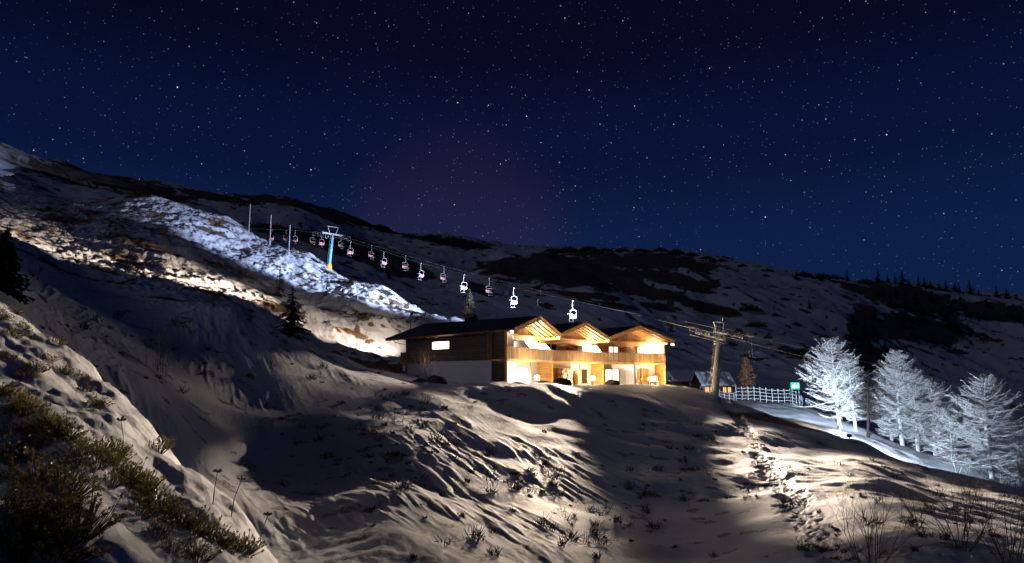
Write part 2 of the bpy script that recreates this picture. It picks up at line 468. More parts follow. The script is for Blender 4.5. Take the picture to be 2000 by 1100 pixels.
def build_terrain():
    u_in = np.linspace(-.80, .80, 1120)
    u_out = np.concatenate([np.linspace(-2.2, -.82, 34)])
    U = np.concatenate([u_out, u_in, -u_out[::-1]])
    D = np.concatenate([np.geomspace(.7, 3.2, 26)[:-1], np.geomspace(3.2, 22, 250)[:-1], np.geomspace(22, 110, 400)[:-1],
                        np.geomspace(110, 240, 190)[:-1], np.geomspace(240, 900, 130)])
    uu, dd = np.meshgrid(U, D)
    x = (uu * dd).ravel(); y = dd.ravel()
    z = ground(x, y)
    nr, nc = len(D), len(U)
    # apron behind the viewer
    ax = np.linspace(-60, 60, nc); rows = []
    V = np.stack([x, y, z], -1)
    i = np.arange(nr - 1)[:, None] * nc + np.arange(nc - 1)[None]
    Fq = np.stack([i, i + 1, i + nc + 1, i + nc], -1).reshape(-1, 4)
    back = []
    for yb, hw in ((-1.0, 6.0), (-12.0, 22.0), (-60.0, 75.0)):
        t = np.linspace(-1, 1, nc); bx = t * hw
        back.append(np.stack([bx, np.full(nc, yb), -1.62 - .16 * bx], -1))
    k0 = len(V); V = np.concatenate([V] + back)
    j = np.arange(nc - 1)
    ext = [np.stack([k0 + j, k0 + j + 1, j + 1, j], -1)]
    for b in range(2):
        a0 = k0 + b * nc; a1 = a0 + nc
        ext.append(np.stack([a1 + j, a1 + j + 1, a0 + j + 1, a0 + j], -1))
    Fq = np.concatenate([Fq] + ext)
    # ground cover: how much heath or dwarf pine shows instead of snow
    px, py = project(x, y, z)
    n1 = fbm(x / 9, y / 9, 91, 4); n2 = fbm(x / 30, y / 30, 95, 4)
    veg = np.zeros(len(x)); grass = np.zeros(len(x))
    def blob(cx, cy, rx, ry, rot=0., soft=.35, d0=180, d1=2000):
        c, s = math.cos(math.radians(rot)), math.sin(math.radians(rot))
        dx, dy = px - cx, py - cy
        r = np.hypot((dx * c + dy * s) / rx, (-dx * s + dy * c) / ry) + n2 * .45 + n1 * .3
        return sstep(1 + soft, 1 - soft, r) * (y > d0) * (y < d1)
    for b in ((1010, 524, 90, 24, 0), (1130, 535, 130, 40, 4), (1270, 512, 130, 20, 4), (1320, 545, 90, 16, 12), (1260, 568, 90, 14, 12),
              (890, 476, 75, 9, 6), (700, 432, 120, 11, 14), (570, 395, 120, 9, 8), (750, 508, 110, 22, 22), (560, 455, 90, 12, 14), (640, 475, 80, 14, 16),
              (200, 352, 170, 20, 12), (420, 385, 90, 8, 10), (1120, 575, 90, 9, 6), (1380, 600, 60, 9, 12), (1290, 600, 40, 7, 8), (1190, 596, 70, 6, 8),
              (1780, 588, 120, 26, 12), (1800, 645, 120, 30, 8), (1690, 650, 40, 50, 0), (1720, 700, 60, 30, 10), (1950, 610, 90, 18, 6), (1560, 690, 60, 14, 10),
              (930, 560, 40, 8, 20)):
        veg = np.maximum(veg, blob(*b))
    spots = sstep(.42, .58, fbm(x / 7, y / 5, 99, 3)) * (y > 200) * .8
    veg = np.maximum(veg, spots)
    for b in ((190, 420, 130, 40, 8, .35, 60, 240), (330, 500, 150, 30, 12, .5, 60, 240), (60, 320, 120, 30, 15, .4, 120, 400)):
        grass = np.maximum(grass, blob(*b) * (.45 + .4 * n1))
    hl = (y > 57) * (y < 215) * (px < 1000) * (py < 730)
    tuss = sstep(.10, .42, fbm(x * .9, y * .9, 57, 2)) * sstep(-.25, .25, n1 + .5 * n2)
    grass = np.maximum(grass, tuss * hl * .95)
    grass = np.maximum(grass, hl * sstep(.30, .55, n1 + .4 * n2) * .7)
    grass = np.maximum(grass, blob(1520, 822, 140, 9, 8, .5, 50, 92) * .9)
    grass = np.maximum(grass, sstep(.35, .6, fbm(x * .8, y * .8, 108, 3)) * (y > 16) * (y < 66) * .55)
    td = trail_dist(x, y)
    grass = np.maximum(grass, (1 - sstep(.2, .6, td)) * sstep(.0, .35, perlin(x * 2.3, y * 2.3, 77)) * .7)  # track dents take the brown cover colour, so footprints come out darker
    # the piste itself is groomed clean
    m = material_snow()
    ob = np_mesh('snow_slope', V, Fq, m, None, True)
    ob['kind'] = 'structure'
    col = np.zeros((len(V), 4), np.float32); col[:len(x), 0] = np.clip(veg, 0, 1); col[:len(x), 1] = np.clip(grass, 0, 1); col[:, 3] = 1
    a = ob.data.attributes.new('cover', 'FLOAT_COLOR', 'POINT')
    a.data.foreach_set('color', col.ravel())
    return ob

def material_snow():
    m = bpy.data.materials.new('snow_and_heath'); m.use_nodes = True
    nt = m.node_tree; N, L = nt.nodes, nt.links
    p = N['Principled BSDF']; p.inputs['Roughness'].default_value = .65
    at_ = N.new('ShaderNodeAttribute'); at_.attribute_name = 'cover'
    sp = N.new('ShaderNodeSeparateColor'); L.new(at_.outputs['Color'], sp.inputs[0])
    tc = N.new('ShaderNodeTexCoord')
    def noise(scale, detail):
        n = N.new('ShaderNodeTexNoise'); n.inputs['Scale'].default_value = scale; n.inputs['Detail'].default_value = detail
        L.new(tc.outputs['Object'], n.inputs['Vector']); return n
    nf = noise(1.1, 8); ng = noise(9, 6); nl = noise(.05, 4)
    snow = N.new('ShaderNodeValToRGB')
    snow.color_ramp.elements[0].position = .3; snow.color_ramp.elements[0].color = (.70, .72, .77, 1)
    snow.color_ramp.elements[1].position = .7; snow.color_ramp.elements[1].color = (.86, .87, .90, 1)
    L.new(nl.outputs['Fac'], snow.inputs[0])
    def thresh(sock, noise_sock, amt):
        a = N.new('ShaderNodeMath'); a.operation = 'SUBTRACT'; L.new(noise_sock, a.inputs[0]); a.inputs[1].default_value = .5
        b = N.new('ShaderNodeMath'); b.operation = 'MULTIPLY_ADD'; L.new(a.outputs[0], b.inputs[0]); b.inputs[1].default_value = amt; L.new(sock, b.inputs[2])
        c = N.new('ShaderNodeMapRange'); c.interpolation_type = 'SMOOTHSTEP'
        c.inputs['From Min'].default_value = .32; c.inputs['From Max'].default_value = .68
        L.new(b.outputs[0], c.inputs['Value']); return c.outputs['Result']
    gcol = N.new('ShaderNodeValToRGB')
    gcol.color_ramp.elements[0].position = .3; gcol.color_ramp.elements[0].color = (.07, .040, .020, 1)
    gcol.color_ramp.elements[1].position = .7; gcol.color_ramp.elements[1].color = (.26, .165, .085, 1)
    L.new(ng.outputs['Fac'], gcol.inputs[0])
    vcol = N.new('ShaderNodeValToRGB')
    vcol.color_ramp.elements[0].position = .3; vcol.color_ramp.elements[0].color = (.045, .038, .026, 1)
    vcol.color_ramp.elements[1].position = .7; vcol.color_ramp.elements[1].color = (.17, .125, .085, 1)
    L.new(nf.outputs['Fac'], vcol.inputs[0])
    m1 = N.new('ShaderNodeMixRGB'); L.new(thresh(sp.outputs[1], ng.outputs['Fac'], 1.1), m1.inputs[0])
    L.new(snow.outputs[0], m1.inputs[1]); L.new(gcol.outputs[0], m1.inputs[2])
    m2 = N.new('ShaderNodeMixRGB'); nv = noise(.22, 12); nv.inputs['Roughness'].default_value = .72
    L.new(thresh(sp.outputs[0], nv.outputs['Fac'], 2.2), m2.inputs[0])
    L.new(m1.outputs[0], m2.inputs[1]); L.new(vcol.outputs[0], m2.inputs[2])
    L.new(m2.outputs[0], p.inputs['Base Color'])
    nb = noise(4.5, 6); nb2 = noise(38, 3)
    ad = N.new('ShaderNodeMath'); ad.operation = 'MULTIPLY_ADD'; L.new(nb2.outputs['Fac'], ad.inputs[0]); ad.inputs[1].default_value = .34; L.new(nb.outputs['Fac'], ad.inputs[2])
    bp = N.new('ShaderNodeBump'); bp.inputs['Strength'].default_value = .32; bp.inputs['Distance'].default_value = .09
    L.new(ad.outputs[0], bp.inputs['Height']); L.new(bp.outputs[0], p.inputs['Normal'])
    return m

build_terrain()

# ------------------------------------------------------------------ the lodge
Z = Vector((0, 0, 1))
GOLD = wood('golden_larch_boards', (.60, .32, .075))
GOLDB = wood('golden_beam', (.66, .37, .09), (1, 1, 5))
SLAT = wood('balcony_slat_wood', (.36, .20, .075), (9, 9, 1.2))
DARKW = wood('weathered_dark_siding', (.115, .085, .070), (2, 2, 10))
TRIM = wood('brown_trim', (.30, .17, .10), (2, 2, 4))
GABLE = wood('brown_gable_boards', (.30, .155, .055), (8, 8, 1.2))
PLASTER = mat('white_plaster', (.72, .71, .70), .85, noise=.06, bump=.2, bscale=9)
PANEL = mat('white_panel', (.80, .80, .80), .6, noise=.03)
ROOFM = mat('anthracite_roof_sheet', (.030, .030, .034), .55, noise=.25, nscale=1.5, bump=.15, bscale=3)
SOFFIT = wood('brown_soffit_boards', (.22, .13, .06), (3, 3, 3))  # one even dark brown for every soffit
LITWIN = mat('lit_window_pane', (.8, .78, .72), .2, emit=(1, .90, .74), estr=1.5)
GLASS = mat('dark_window_pane', (.02, .022, .025), .06)
GLOBE = mat('lamp_globe_glass', (1, 1, 1), .3, emit=(1, .80, .55), estr=620)
GLOBEG = mat('ground_lamp_glass', (1, 1, 1), .3, emit=(1, .80, .55), estr=1150)
STEELD = mat('dark_steel', (.06, .06, .065), .45, metal=.8)
LENSW = mat('warm_flood_lens', (1, 1, 1), .3, emit=(1, .86, .64), estr=8)
LENSC = mat('cold_flood_lens', (1, 1, 1), .3, emit=(.75, .86, 1), estr=25)

ZF, ZS, ZC, ZR, ZE, ZRG = -1.05, 1.55, 1.78, 2.97, 4.50, 6.12      # floor, slab underside, deck, rail, eave, ridge
SET = 1.8
def build_lodge():
    root = thing('ski_lodge', 'two storey alpine lodge with three gables, long wooden balcony and dark roof', 'lodge', (P0.x, P0.y, ZF))
    fl = lambda v, z: Vector((v.x, v.y, z))
    A = [P0, P1, P2, P3]
    fr = []
    for k in range(3):
        a, b = fl(A[k], 0), fl(A[k + 1], 0)
        X = (b - a); Ln = X.length; X.normalize(); Nn = Vector((X.y, -X.x, 0))
        fr.append((a, X, Nn, Ln))
    def pt(k, s, t, z):
        a, X, Nn, Ln = fr[k]; v = a + X * s + Nn * t; return Vector((v.x, v.y, z))
    def onwall(k, px, py, t=-SET):
        a, X, Nn, Ln = fr[k]
        u = (px - W / 2) / F; o = a + Nn * t
        for _ in range(4):
            s = (u * o.y - o.x) / (X.x - u * X.y); q = o + X * s
            z = 0.
            for _ in range(3):
                zz = (HZ - py) / F * q.y
                z = zz
            p, r = project(q.x, q.y, z); u += (px - p) / F
            z += (r - py) / F * q.y
        return s, z
    # masses behind the balcony front: plaster core below, boarded core above
    bk = [Vector((-.74, .68, 0)), Vector((-.72, .69, 0)), Vector((-.62, .78, 0)), Vector((-.50, .866, 0))]
    for k in range(3):
        Ln = fr[k][3]
        s0 = .25 if k == 0 else 0.
        poly = [pt(k, s0, -SET, ZF - 1.0), pt(k, Ln, -SET, ZF - 1.0), pt(k, Ln, -SET, ZF - 1.0) + bk[k + 1] * 9, pt(k, s0, -SET, ZF - 1.0) + bk[k] * 9]
        MB().slab(poly, Z * (ZS + .1 - ZF + 1.0)).build('ground_floor_wall', PLASTER, root)
        # upper wall boards, horizontal
        m = MB(); zz = ZC
        while zz < ZE - .25:
            m.beam(pt(k, s0, -SET - .06, zz + .085), pt(k, Ln, -SET - .06, zz + .085), .1, .160); zz += .17
        m.build('siding', GOLD, root, kind='stuff')
        # gable boards, vertical, up to the roof
        m = MB(); s = s0 + .1; half = Ln / 2
        while s < Ln - .05:
            top = ZE + (ZRG - ZE) * (1 - abs(s - half) / half) - .16
            if top > ZE - .05:
                m.beam(pt(k, s, -SET - .03, ZE - .12), pt(k, s, -SET - .03, top), .165, .06, fr[k][2])
            s += .18
        m.build('gable_board_field', GABLE, root, kind='stuff')
        MB().beam(pt(k, s0, -SET + .06, ZE - .16), pt(k, Ln, -SET + .06, ZE - .16), .18, .26).build('eave_beam', GOLDB, root)
    # balcony: deck slab, edge beam, rail, posts and slats
    deck, soff = MB(), MB()
    for k in range(3):
        Ln = fr[k][3]
        MB().slab([pt(k, 0, 0, ZS), pt(k, Ln, 0, ZS), pt(k, Ln, -SET, ZS), pt(k, 0, -SET, ZS)], Z * .2).build('balcony_deck', GOLDB, root)
        MB().beam(pt(k, 0, .04, ZS + .11), pt(k, Ln, .04, ZS + .11), .06, .26).build('edge_beam', GOLDB, root)
        MB().beam(pt(k, 0, .02, ZR - .03), pt(k, Ln, .02, ZR - .03), .12, .07).build('handrail', TRIM, root)
        MB().beam(pt(k, 0, -.03, ZC + .2), pt(k, Ln, -.03, ZC + .2), .05, .08).build('lower_rail', TRIM, root)
        m = MB(); n = int(Ln / .128)
        gaps = {0: ((.02, .13),), 1: ((.02, .10),), 2: ((.06, .42), (.9, 1.0))}[k]
        for i in range(n):
            f = (i + .5) / n
            w = .118
            for g0, g1 in gaps:
                if g0 < f < g1: w = .098
            m.beam(pt(k, f * Ln, .02, ZS + .25), pt(k, f * Ln, .02, ZR - .06), w, .025, fr[k][2])
        m.build('balustrade_slats', SLAT, root, kind='stuff')
    # posts under the balcony and corner posts
    for k, s, w, mm, zt in ((0, .02, .22, GOLDB, ZE), (0, fr[0][3] * .5, .10, STEELD, ZS), (1, 0.0, .16, GOLDB, ZS), (1, fr[1][3] * .52, .14, TRIM, ZS),
                            (2, 0.0, .18, GOLDB, ZS), (2, fr[2][3] * .5, .14, TRIM, ZS), (2, fr[2][3] - .02, .20, GOLDB, ZE)):
        MB().beam(pt(k, s, -.08, ZF - .6), pt(k, s, -.08, zt), w, w).build('post', mm, root)
    # boarded wing walls (lower floor at every unit end, both floors at the far end)
    for k, z0, z1 in ((0, ZF - .3, ZS), (1, ZF - .3, ZS), (2, ZF - .3, ZS), (2, ZC, ZE - .1)):
        Ln = fr[k][3]; m = MB(); zz = z0
        while zz < z1 - .05:
            m.beam(pt(k, Ln - .06, -SET, zz + .085), pt(k, Ln - .06, -.12, zz + .085), .10, .16); zz += .172
        m.build('wing_wall_boards', GOLD, root, kind='stuff')
    # white privacy screens with a clipped outer corner
    for k, s, z0, h in ((0, .5, ZF, 2.0), (1, .5, ZF, 1.9), (2, .5, ZF, 1.9), (0, .5, ZC, 2.0), (1, .5, ZC, 1.75), (2, .5, ZC, 2.0), (0, .985, ZC, 1.95), (1, .985, ZC, 1.95)):
        q = s * fr[k][3]
        prof = [(-SET, 0), (-.15, 0), (-.15, h * .62), (-.85, h), (-SET, h)]
        wood_one = (k == 1 and s == .5)
        MB().slab([pt(k, q, t, z0 + z) for t, z in prof], fr[k][1] * .06).build('privacy_screen', GOLD if wood_one else PANEL, root)
    # windows and doors: frame and pane
    def window(k, px0, px1, py0, py1, pane, frame=GOLDB, mull=1, name='window', z=None):
        sa, za = onwall(k, px0, py0); sb, zb = onwall(k, px1, py1)
        if z: zb, za = z
        t = -SET + .04
        m = MB()
        for zz in (za, zb): m.beam(pt(k, sa, t, zz), pt(k, sb, t, zz), .12, .10)
        for i in range(mull + 2):
            s = sa + (sb - sa) * i / (mull + 1)
            m.beam(pt(k, s, t, zb), pt(k, s, t, za), .10, .12)
        f = m.build(name, frame, root)
        for i in range(mull + 1):
            a_ = sa + (sb - sa) * i / (mull + 1); b_ = sa + (sb - sa) * (i + 1) / (mull + 1)
            MB().slab([pt(k, a_ + .04, t - .02, zb), pt(k, b_ - .04, t - .02, zb), pt(k, b_ - .04, t - .02, za), pt(k, a_ + .04, t - .02, za)], fr[k][2] * .02).build('pane', pane, f)
    UP, LO = (ZC + .05, ZC + 2.0), (ZF + .05, ZF + 2.05)
    window(0, 1000, 1033, 664, 690, LITWIN, mull=1, z=UP)
    window(1, 1064, 1087, 668, 690, GLASS, mull=1, z=UP)
    window(1, 1114, 1142, 672, 690, GLASS, mull=1, z=UP)
    window(2, 1188, 1207, 676, 692, LITWIN, mull=1, z=UP)
    window(2, 1244, 1268, 676, 692, LITWIN, mull=1, z=UP)
    window(0, 1000, 1030, 718, 750, LITWIN, PANEL, mull=0, z=LO)
    window(1, 1078, 1092, 722, 750, GOLD, mull=0, name='door', z=LO)
    window(1, 1134, 1147, 722, 748, GLASS, mull=0, z=(ZF + .3, ZF + 2.0))
    window(2, 1181, 1209, 722, 750, LITWIN, mull=1, name='door', z=LO)
    window(2, 1245, 1267, 722, 750, GOLD, mull=0, name='door', z=LO)
    # roof
    OV = 1.0
    R = [pt(k, fr[k][3] / 2, OV, ZRG) for k in range(3)]
    V = [pt(0, -.75, OV + .2, ZE - .02), None, None, pt(2, fr[2][3] + .8, OV, ZE - .1)]
    V[1] = (pt(0, fr[0][3], OV, ZE + .08) + pt(1, 0, OV, ZE + .08)) / 2
    V[2] = (pt(1, fr[1][3], OV, ZE + .08) + pt(2, 0, OV, ZE + .08)) / 2
    ln = 17
    Rb = [at(830, 637, 80.5), R[1] + bk[1] * 12.5, R[2] + (bk[2] + bk[3]).normalized() * 12.5]
    Rb[0].z = ZRG - .02
    Vb = [at(754, 664, 79.0), V[1] + bk[1] * 14, V[2] + bk[2] * 12.5, V[3] + bk[3] * 12.5]
    for k in range(3):
        for a, b, c, d in ((V[k], R[k], Rb[k], Vb[k]), (R[k], V[k + 1], Vb[k + 1], Rb[k])):
            n = (b - a).cross(d - a).normalized()
            if n.z < 0: n = -n
            sl = MB().slab([a + n * .1, b + n * .1, c + n * .1, d + n * .1], n * .07).build('roof', ROOFM, root)
            # standing seams
            m = MB(); cnt = 9 if k else 15
            for i in range(1, cnt):
                f = i / cnt
                m.beam(a.lerp(d, f) + n * .185, b.lerp(c, f) + n * .185, .04, .035, n)
            m.build('seam', ROOFM, sl, kind='stuff')
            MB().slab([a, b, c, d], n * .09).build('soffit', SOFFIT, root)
            # front fascia in two layers
            dirf = fr[k][2]
            MB().slab([a - n * .24, b - n * .24, b + n * .02, a + n * .02], dirf * .07).build('bargeboard', GOLDB, root)
            MB().slab([a + n * .035, b + n * .035, b + n * .19, a + n * .19], dirf * .13).build('verge_board', GOLDB, root)
            m = MB(); nb = 7
            for i in range(nb):
                q = a.lerp(b, (i + .5) / nb) + dirf * .135 + n * .11
                m.beam(q, q + dirf * .02, .09, .06, n)
            m.build('verge_bracket', STEELD, root, kind='stuff')
        # rafters under the front overhang, right hand slope, and two on the left
        for j in range(4):
            t = -SET + .35 + j * .62
            a_ = pt(k, fr[k][3] * .5, t, ZRG - .22); b_ = pt(k, fr[k][3] * .985, t, ZE - .16)
            MB().beam(a_, b_, .14, .18).build('rafter', GOLDB, root)
        for j in range(2):
            t = -SET + .35 + j * 1.24
            MB().beam(pt(k, fr[k][3] * .5, t, ZRG - .22), pt(k, fr[k][3] * .02, t, ZE - .16), .14, .18).build('rafter', GOLDB, root)
        MB().beam(pt(k, fr[k][3] / 2, -SET, ZRG - .36), pt(k, fr[k][3] / 2, OV - .25, ZRG - .36), .2, .26).build('ridge_purlin', GOLDB, root)
        MB().beam(pt(k, fr[k][3] - .1, -SET, ZE - .28), pt(k, fr[k][3] - .1, OV - .3, ZE - .28), .2, .22).build('valley_purlin', GOLDB, root)
    # long side wall toward the hillside
    a = fl(P0, 0); b = fl(PL, 0); X = (b - a); Ln = X.length; X.normalize(); Nn = Vector((-X.y, X.x, 0))
    if Nn.y > 0: Nn = -Nn
    def sw(s, t, z): v = a + X * s + Nn * t; return Vector((v.x, v.y, z))
    zt = ZE - .1
    def stop(s): return zt - .12 * s / Ln
    # core so that nothing is seen through
    MB().slab([sw(.02, -.12, ZF - 1), sw(Ln, -.12, ZF - 1), sw(Ln, -4, ZF - 1), sw(3.0, -4, ZF - 1)], Z * (zt - ZF + .95)).build('side_wall_core', PLASTER, root)
    sb = Ln * .155
    MB().slab([sw(sb, -.10, ZF - 1), sw(Ln, -.10, ZF - 1), sw(Ln, .0, ZF - 1), sw(sb, .0, ZF - 1)], Z * (ZS - ZF + .95)).build('side_plaster', PLASTER, root)
    m = MB(); zz = ZS + .12
    while zz < zt:
        m.beam(sw(sb + .12, 0, zz + .08), sw(Ln, 0, zz + .08), .09, .152); zz += .16
    m.build('siding', DARKW, root, kind='stuff')
    m = MB(); zz = ZF - .6
    while zz < zt:
        m.beam(sw(.06, .02, zz + .08), sw(sb - .12, .02, zz + .08), .09, .152); zz += .16
    m.build('siding', DARKW, root, kind='stuff')
    MB().beam(sw(sb, .05, ZF - .6), sw(sb, .05, zt), .24, .13, Nn).build('vertical_trim', TRIM, root)
    MB().beam(sw(0, .06, ZS + .02), sw(Ln, .06, ZS + .02), .10, .20).build('belt_trim', TRIM, root)
    MB().beam(sw(Ln - .05, .04, ZF - .6), sw(Ln - .05, .04, zt), .16, .12, Nn).build('vertical_trim', TRIM, root)
    # lit window in the side wall
    def onside(px, py):
        u = (px - W / 2) / F; s = (u * a.y - a.x) / (X.x - u * X.y); q = a + X * s
        return s, (HZ - py) / F * q.y
    s0, z1 = onside(879, 667); s1, z0 = onside(846, 684)
    f = MB()
    for zz in (z0, z1): f.beam(sw(s0, .07, zz), sw(s1, .07, zz), .12, .10)
    for ss in (s0, s1): f.beam(sw(ss, .07, z0), sw(ss, .07, z1), .10, .12)
    fo = f.build('window', GOLDB, root)
    MB().slab([sw(s0, .055, z0), sw(s1, .055, z0), sw(s1, .055, z1), sw(s0, .055, z1)], Nn * .01).build('pane', mat('bright_bathroom_pane', (.9, .9, .85), .3, emit=(1, .90, .74), estr=9), fo)
    # eave board, gutter and rafter tails along the side
    e0, e1 = V[0], Vb[0]
    MB().beam(e0 + Z * .0, e1 + Z * .0, .06, .24).build('eave_board', TRIM, root)
    MB().tube([e0 + Nn * .09 + Z * .02, e1 + Nn * .09 + Z * .02], .075, 8).build('gutter', mat('copper_gutter', (.42, .22, .12), .4, metal=.6, noise=.2), root)
    for i in range(15):
        q = e0.lerp(e1, (i + .5) / 15)
        MB().beam(q + Z * (-.10) + Nn * -.03, q - Nn * 1.1 + Z * .22, .12, .16).build('rafter_tail', GOLDB, root)
    MB().tube([e1.lerp(e0, .07) - Z * .1, e1.lerp(e0, .07) - Z * .35 - Nn * .25, sw(Ln - .25, .1, ZE - .9), sw(Ln - .25, .1, ZF)], .05, 6).build('downpipe', mat('copper_gutter', (.4, .2, .1)), root)
    # small rear balcony with slats
    c0 = sw(Ln + .05, -.1, 0); c1 = sw(Ln + 1.25, -.1, 0)
    MB().slab([fl(c0, ZS - .12), fl(c1, ZS - .12), fl(c1 - Nn * 2, ZS - .12), fl(c0 - Nn * 2, ZS - .12)], Z * .2).build('rear_balcony_deck', GOLDB, root)
    m = MB()
    for i in range(9):
        q = c0.lerp(c1, (i + .5) / 9); m.beam(fl(q, ZS + .08), fl(q, ZR - .25), .10, .03, Nn)
    m.build('rear_balustrade', SLAT, root, kind='stuff')
    MB().beam(fl(c0, ZR - .22), fl(c1, ZR - .22), .1, .08).build('handrail', TRIM, root)
    MB().slab([fl(c0 - Nn * .3, ZF - 1), fl(c1 - Nn * .3, ZF - 1), fl(c1 - Nn * 2, ZF - 1), fl(c0 - Nn * 2, ZF - 1)], Z * (ZS - ZF + .85)).build('rear_plinth', PLASTER, root)
    # wall lamps over the balcony, ground lamps on the terrace edge
    def lamp(k, px, py, label, t=-SET + .45):
        s, z = onwall(k, px, py, t)
        base = pt(k, s, -SET + .06, z)
        L_ = thing('wall_lamp', label, 'lamp', tuple(base), 'bright globe lamps over the balcony')
        MB().beam(base, base + fr[k][2] * .05, .2, .2).build('back_plate', STEELD, L_)
        MB().tube([base, base + fr[k][2] * .2, base + fr[k][2] * .42 + Z * -.02], .03, 6).build('arm', STEELD, L_)
        MB().sphere(pt(k, s, t + .1, z), .27, 16, 10).build('globe', GLOBE, L_, True)
    def ground_lamp(k, px, py, label, t=1.3):
        s, z = onwall(k, px, py, t)
        top = pt(k, s, t, z); base = Vector((top.x, top.y, ground(top.x, top.y)))
        L_ = thing('ground_lamp', label, 'lamp', tuple(base), 'bright ground lamps before the lodge front')
        MB().tube([base - Z * .3, top - Z * .15], [.07, .05], 8).build('stake', STEELD, L_)
        MB().sphere(top, .22, 16, 10).build('globe', GLOBEG, L_, True)
        MB().tube([top - Z * .24, top - Z * .12], [.12, .16], 10).build('collar', STEELD, L_)
    for k, px, yu, yl in ((0, 1045, 674, 738), (1, 1154, 681, 739), (2, 1275, 682, 740)):
        w = ('beside the long dark side wall', 'in the middle', 'facing the lift pylon')[k]
        lamp(k, px, yu, 'glowing round lamp above the balcony rail, gable unit ' + w)
        ground_lamp(k, px + 4, yl, 'glowing lamp on the snow before the gable unit ' + w)
    return root, fr, pt, sw, Ln, Nn, V
LODGE, FR, PT, SW, SLN, SNN, VAL = build_lodge()

# ------------------------------------------------------------------ floodlights: fixture + the light it gives
def flood(loc, aim, power, color, size, blend, sx, sy, label, group, mount, lens, radius=.12):
    loc, aim = Vector(loc), Vector(aim)
    d = (aim - loc).normalized()
    r = thing('floodlight', label, 'floodlight', tuple(loc), group)
    s = d.cross(Z).normalized(); t = s.cross(d)
    q = [loc + s * (a * .22) + t * (b * .16) - d * c for c in (.28, .10) for a, b in ((-1, -1), (1, -1), (1, 1), (-1, 1))]
    MB().hexa(q).build('housing', STEELD, r)
    MB().slab([loc + s * (a * .19) + t * (b * .13) - d * .095 for a, b in ((-1, -1), (1, -1), (1, 1), (-1, 1))], d * .01).build('lens', lens, r)
    MB().beam(loc - d * .2, Vector(mount), .06, .06).build('bracket', STEELD, r)
    l = bpy.data.lights.new('flood_beam', 'SPOT')
    l.energy = power; l.color = color; l.spot_size = math.radians(size); l.spot_blend = blend; l.shadow_soft_size = radius
    o = bpy.data.objects.new('flood_beam', l); COL.objects.link(o)
    o.location = loc; o.rotation_euler = (-d).to_track_quat('Z', 'Y').to_euler(); o.scale = (sx, sy, 1)
    return r
WARM = (1, .79, .60)
COLD = (.62, .78, 1.0)
GF = 'warm floodlights under the lodge eaves'
def eave_pt(k, back=.35, down=.30): return VAL[k] + Vector((0, 0, -down)) - FR[min(k, 2)][2] * back
_e1, _e2, _e3 = eave_pt(1), eave_pt(2), eave_pt(3)
def polar(p, az, el, r=60): return Vector(p) + Vector((-math.cos(az) * math.cos(el), math.sin(az) * math.cos(el), math.sin(el))) * r
RA = math.radians
flood(_e1, at(90, 835, 11.5), 620000, WARM, 11.5, 1.0, 1.0, 1, 'warm floodlight at the first roof valley of the lodge', GF, _e1 + Z * .25, LENSW)
flood(_e2, at(810, 918, 36), 620000, WARM, 7.5, 1.0, 3.6, 1, 'warm floodlight at the second roof valley of the lodge', GF, _e2 + Z * .25, LENSW)
flood(_e3, at(1780, 945, 36), 560000, WARM, 12, 1.0, 1.9, 1, 'warm floodlight at the outermost lodge eave facing the lift pylon', GF, _e3 + Z * .25, LENSW)
_b = at(795, 628, 80.5)
flood(_b, at(655, 635, 92), 12000, WARM, 88, .6, 1, 1, 'added warm floodlight on the antenna pole aimed at the near hillside', GF, at(802, 629, 80.2), LENSW)  # added lamp, itself unseen, for the warm light on the near hillside
_b2 = at(801, 612, 80.0)
flood(_b2, polar(_b2, RA(14), RA(11)), 260000, WARM, 15, .9, 3.6, 1, 'added warm floodlight on the antenna pole aimed far up the hillside', GF, at(802, 613, 80.2), LENSW)  # unseen lamp, added to light the brown slope farther up
_e0 = VAL[0] + Vector((-.25, -.2, -.25))
flood(_e0, at(690, 738, 52), 17000, WARM, 17, 1.0, 2.6, 1, 'added warm floodlight at the front eave corner above the dark side wall', GF, VAL[0] + Vector((0, .1, -.05)), LENSW)  # added for the warm light along the crest, no fixture seen here
# cold floodlights of the piste: one on the lift pylon looking up the run, one on a mast by the terrace
_c1 = at(1411, 624, 82.0)
_az, _el = math.radians(38), math.radians(11.5)
flood(_c1, _c1 + Vector((-math.cos(_az) * math.cos(_el), math.sin(_az) * math.cos(_el), math.sin(_el))) * 90, 1500000, (.52, .64, 1.0), 20, .8, 1, 1,
      'cold white floodlight on top of the near lift pylon aimed up the piste', 'cold floodlights of the ski run', _c1 - Z * .35, LENSC)
_c2 = on_ground(1662, 77.0) + Z * .9
flood(_c2, at(1850, 790, 85), 19000, COLD, 150, .5, 1, 1, 'cold white floodlight in the dip aimed at the larch row', 'cold floodlights of the ski run', _c2 - Z * 1.2, LENSC)
_c3 = on_ground(1640, 79.0) + Z * 1.2
flood(_c3, at(1520, 775, 103), 24000, COLD, 70, .7, 1, 1, 'cold white floodlight in the dip aimed at the terrace bank', 'cold floodlights of the ski run', _c3 - Z * 1.5, LENSC)

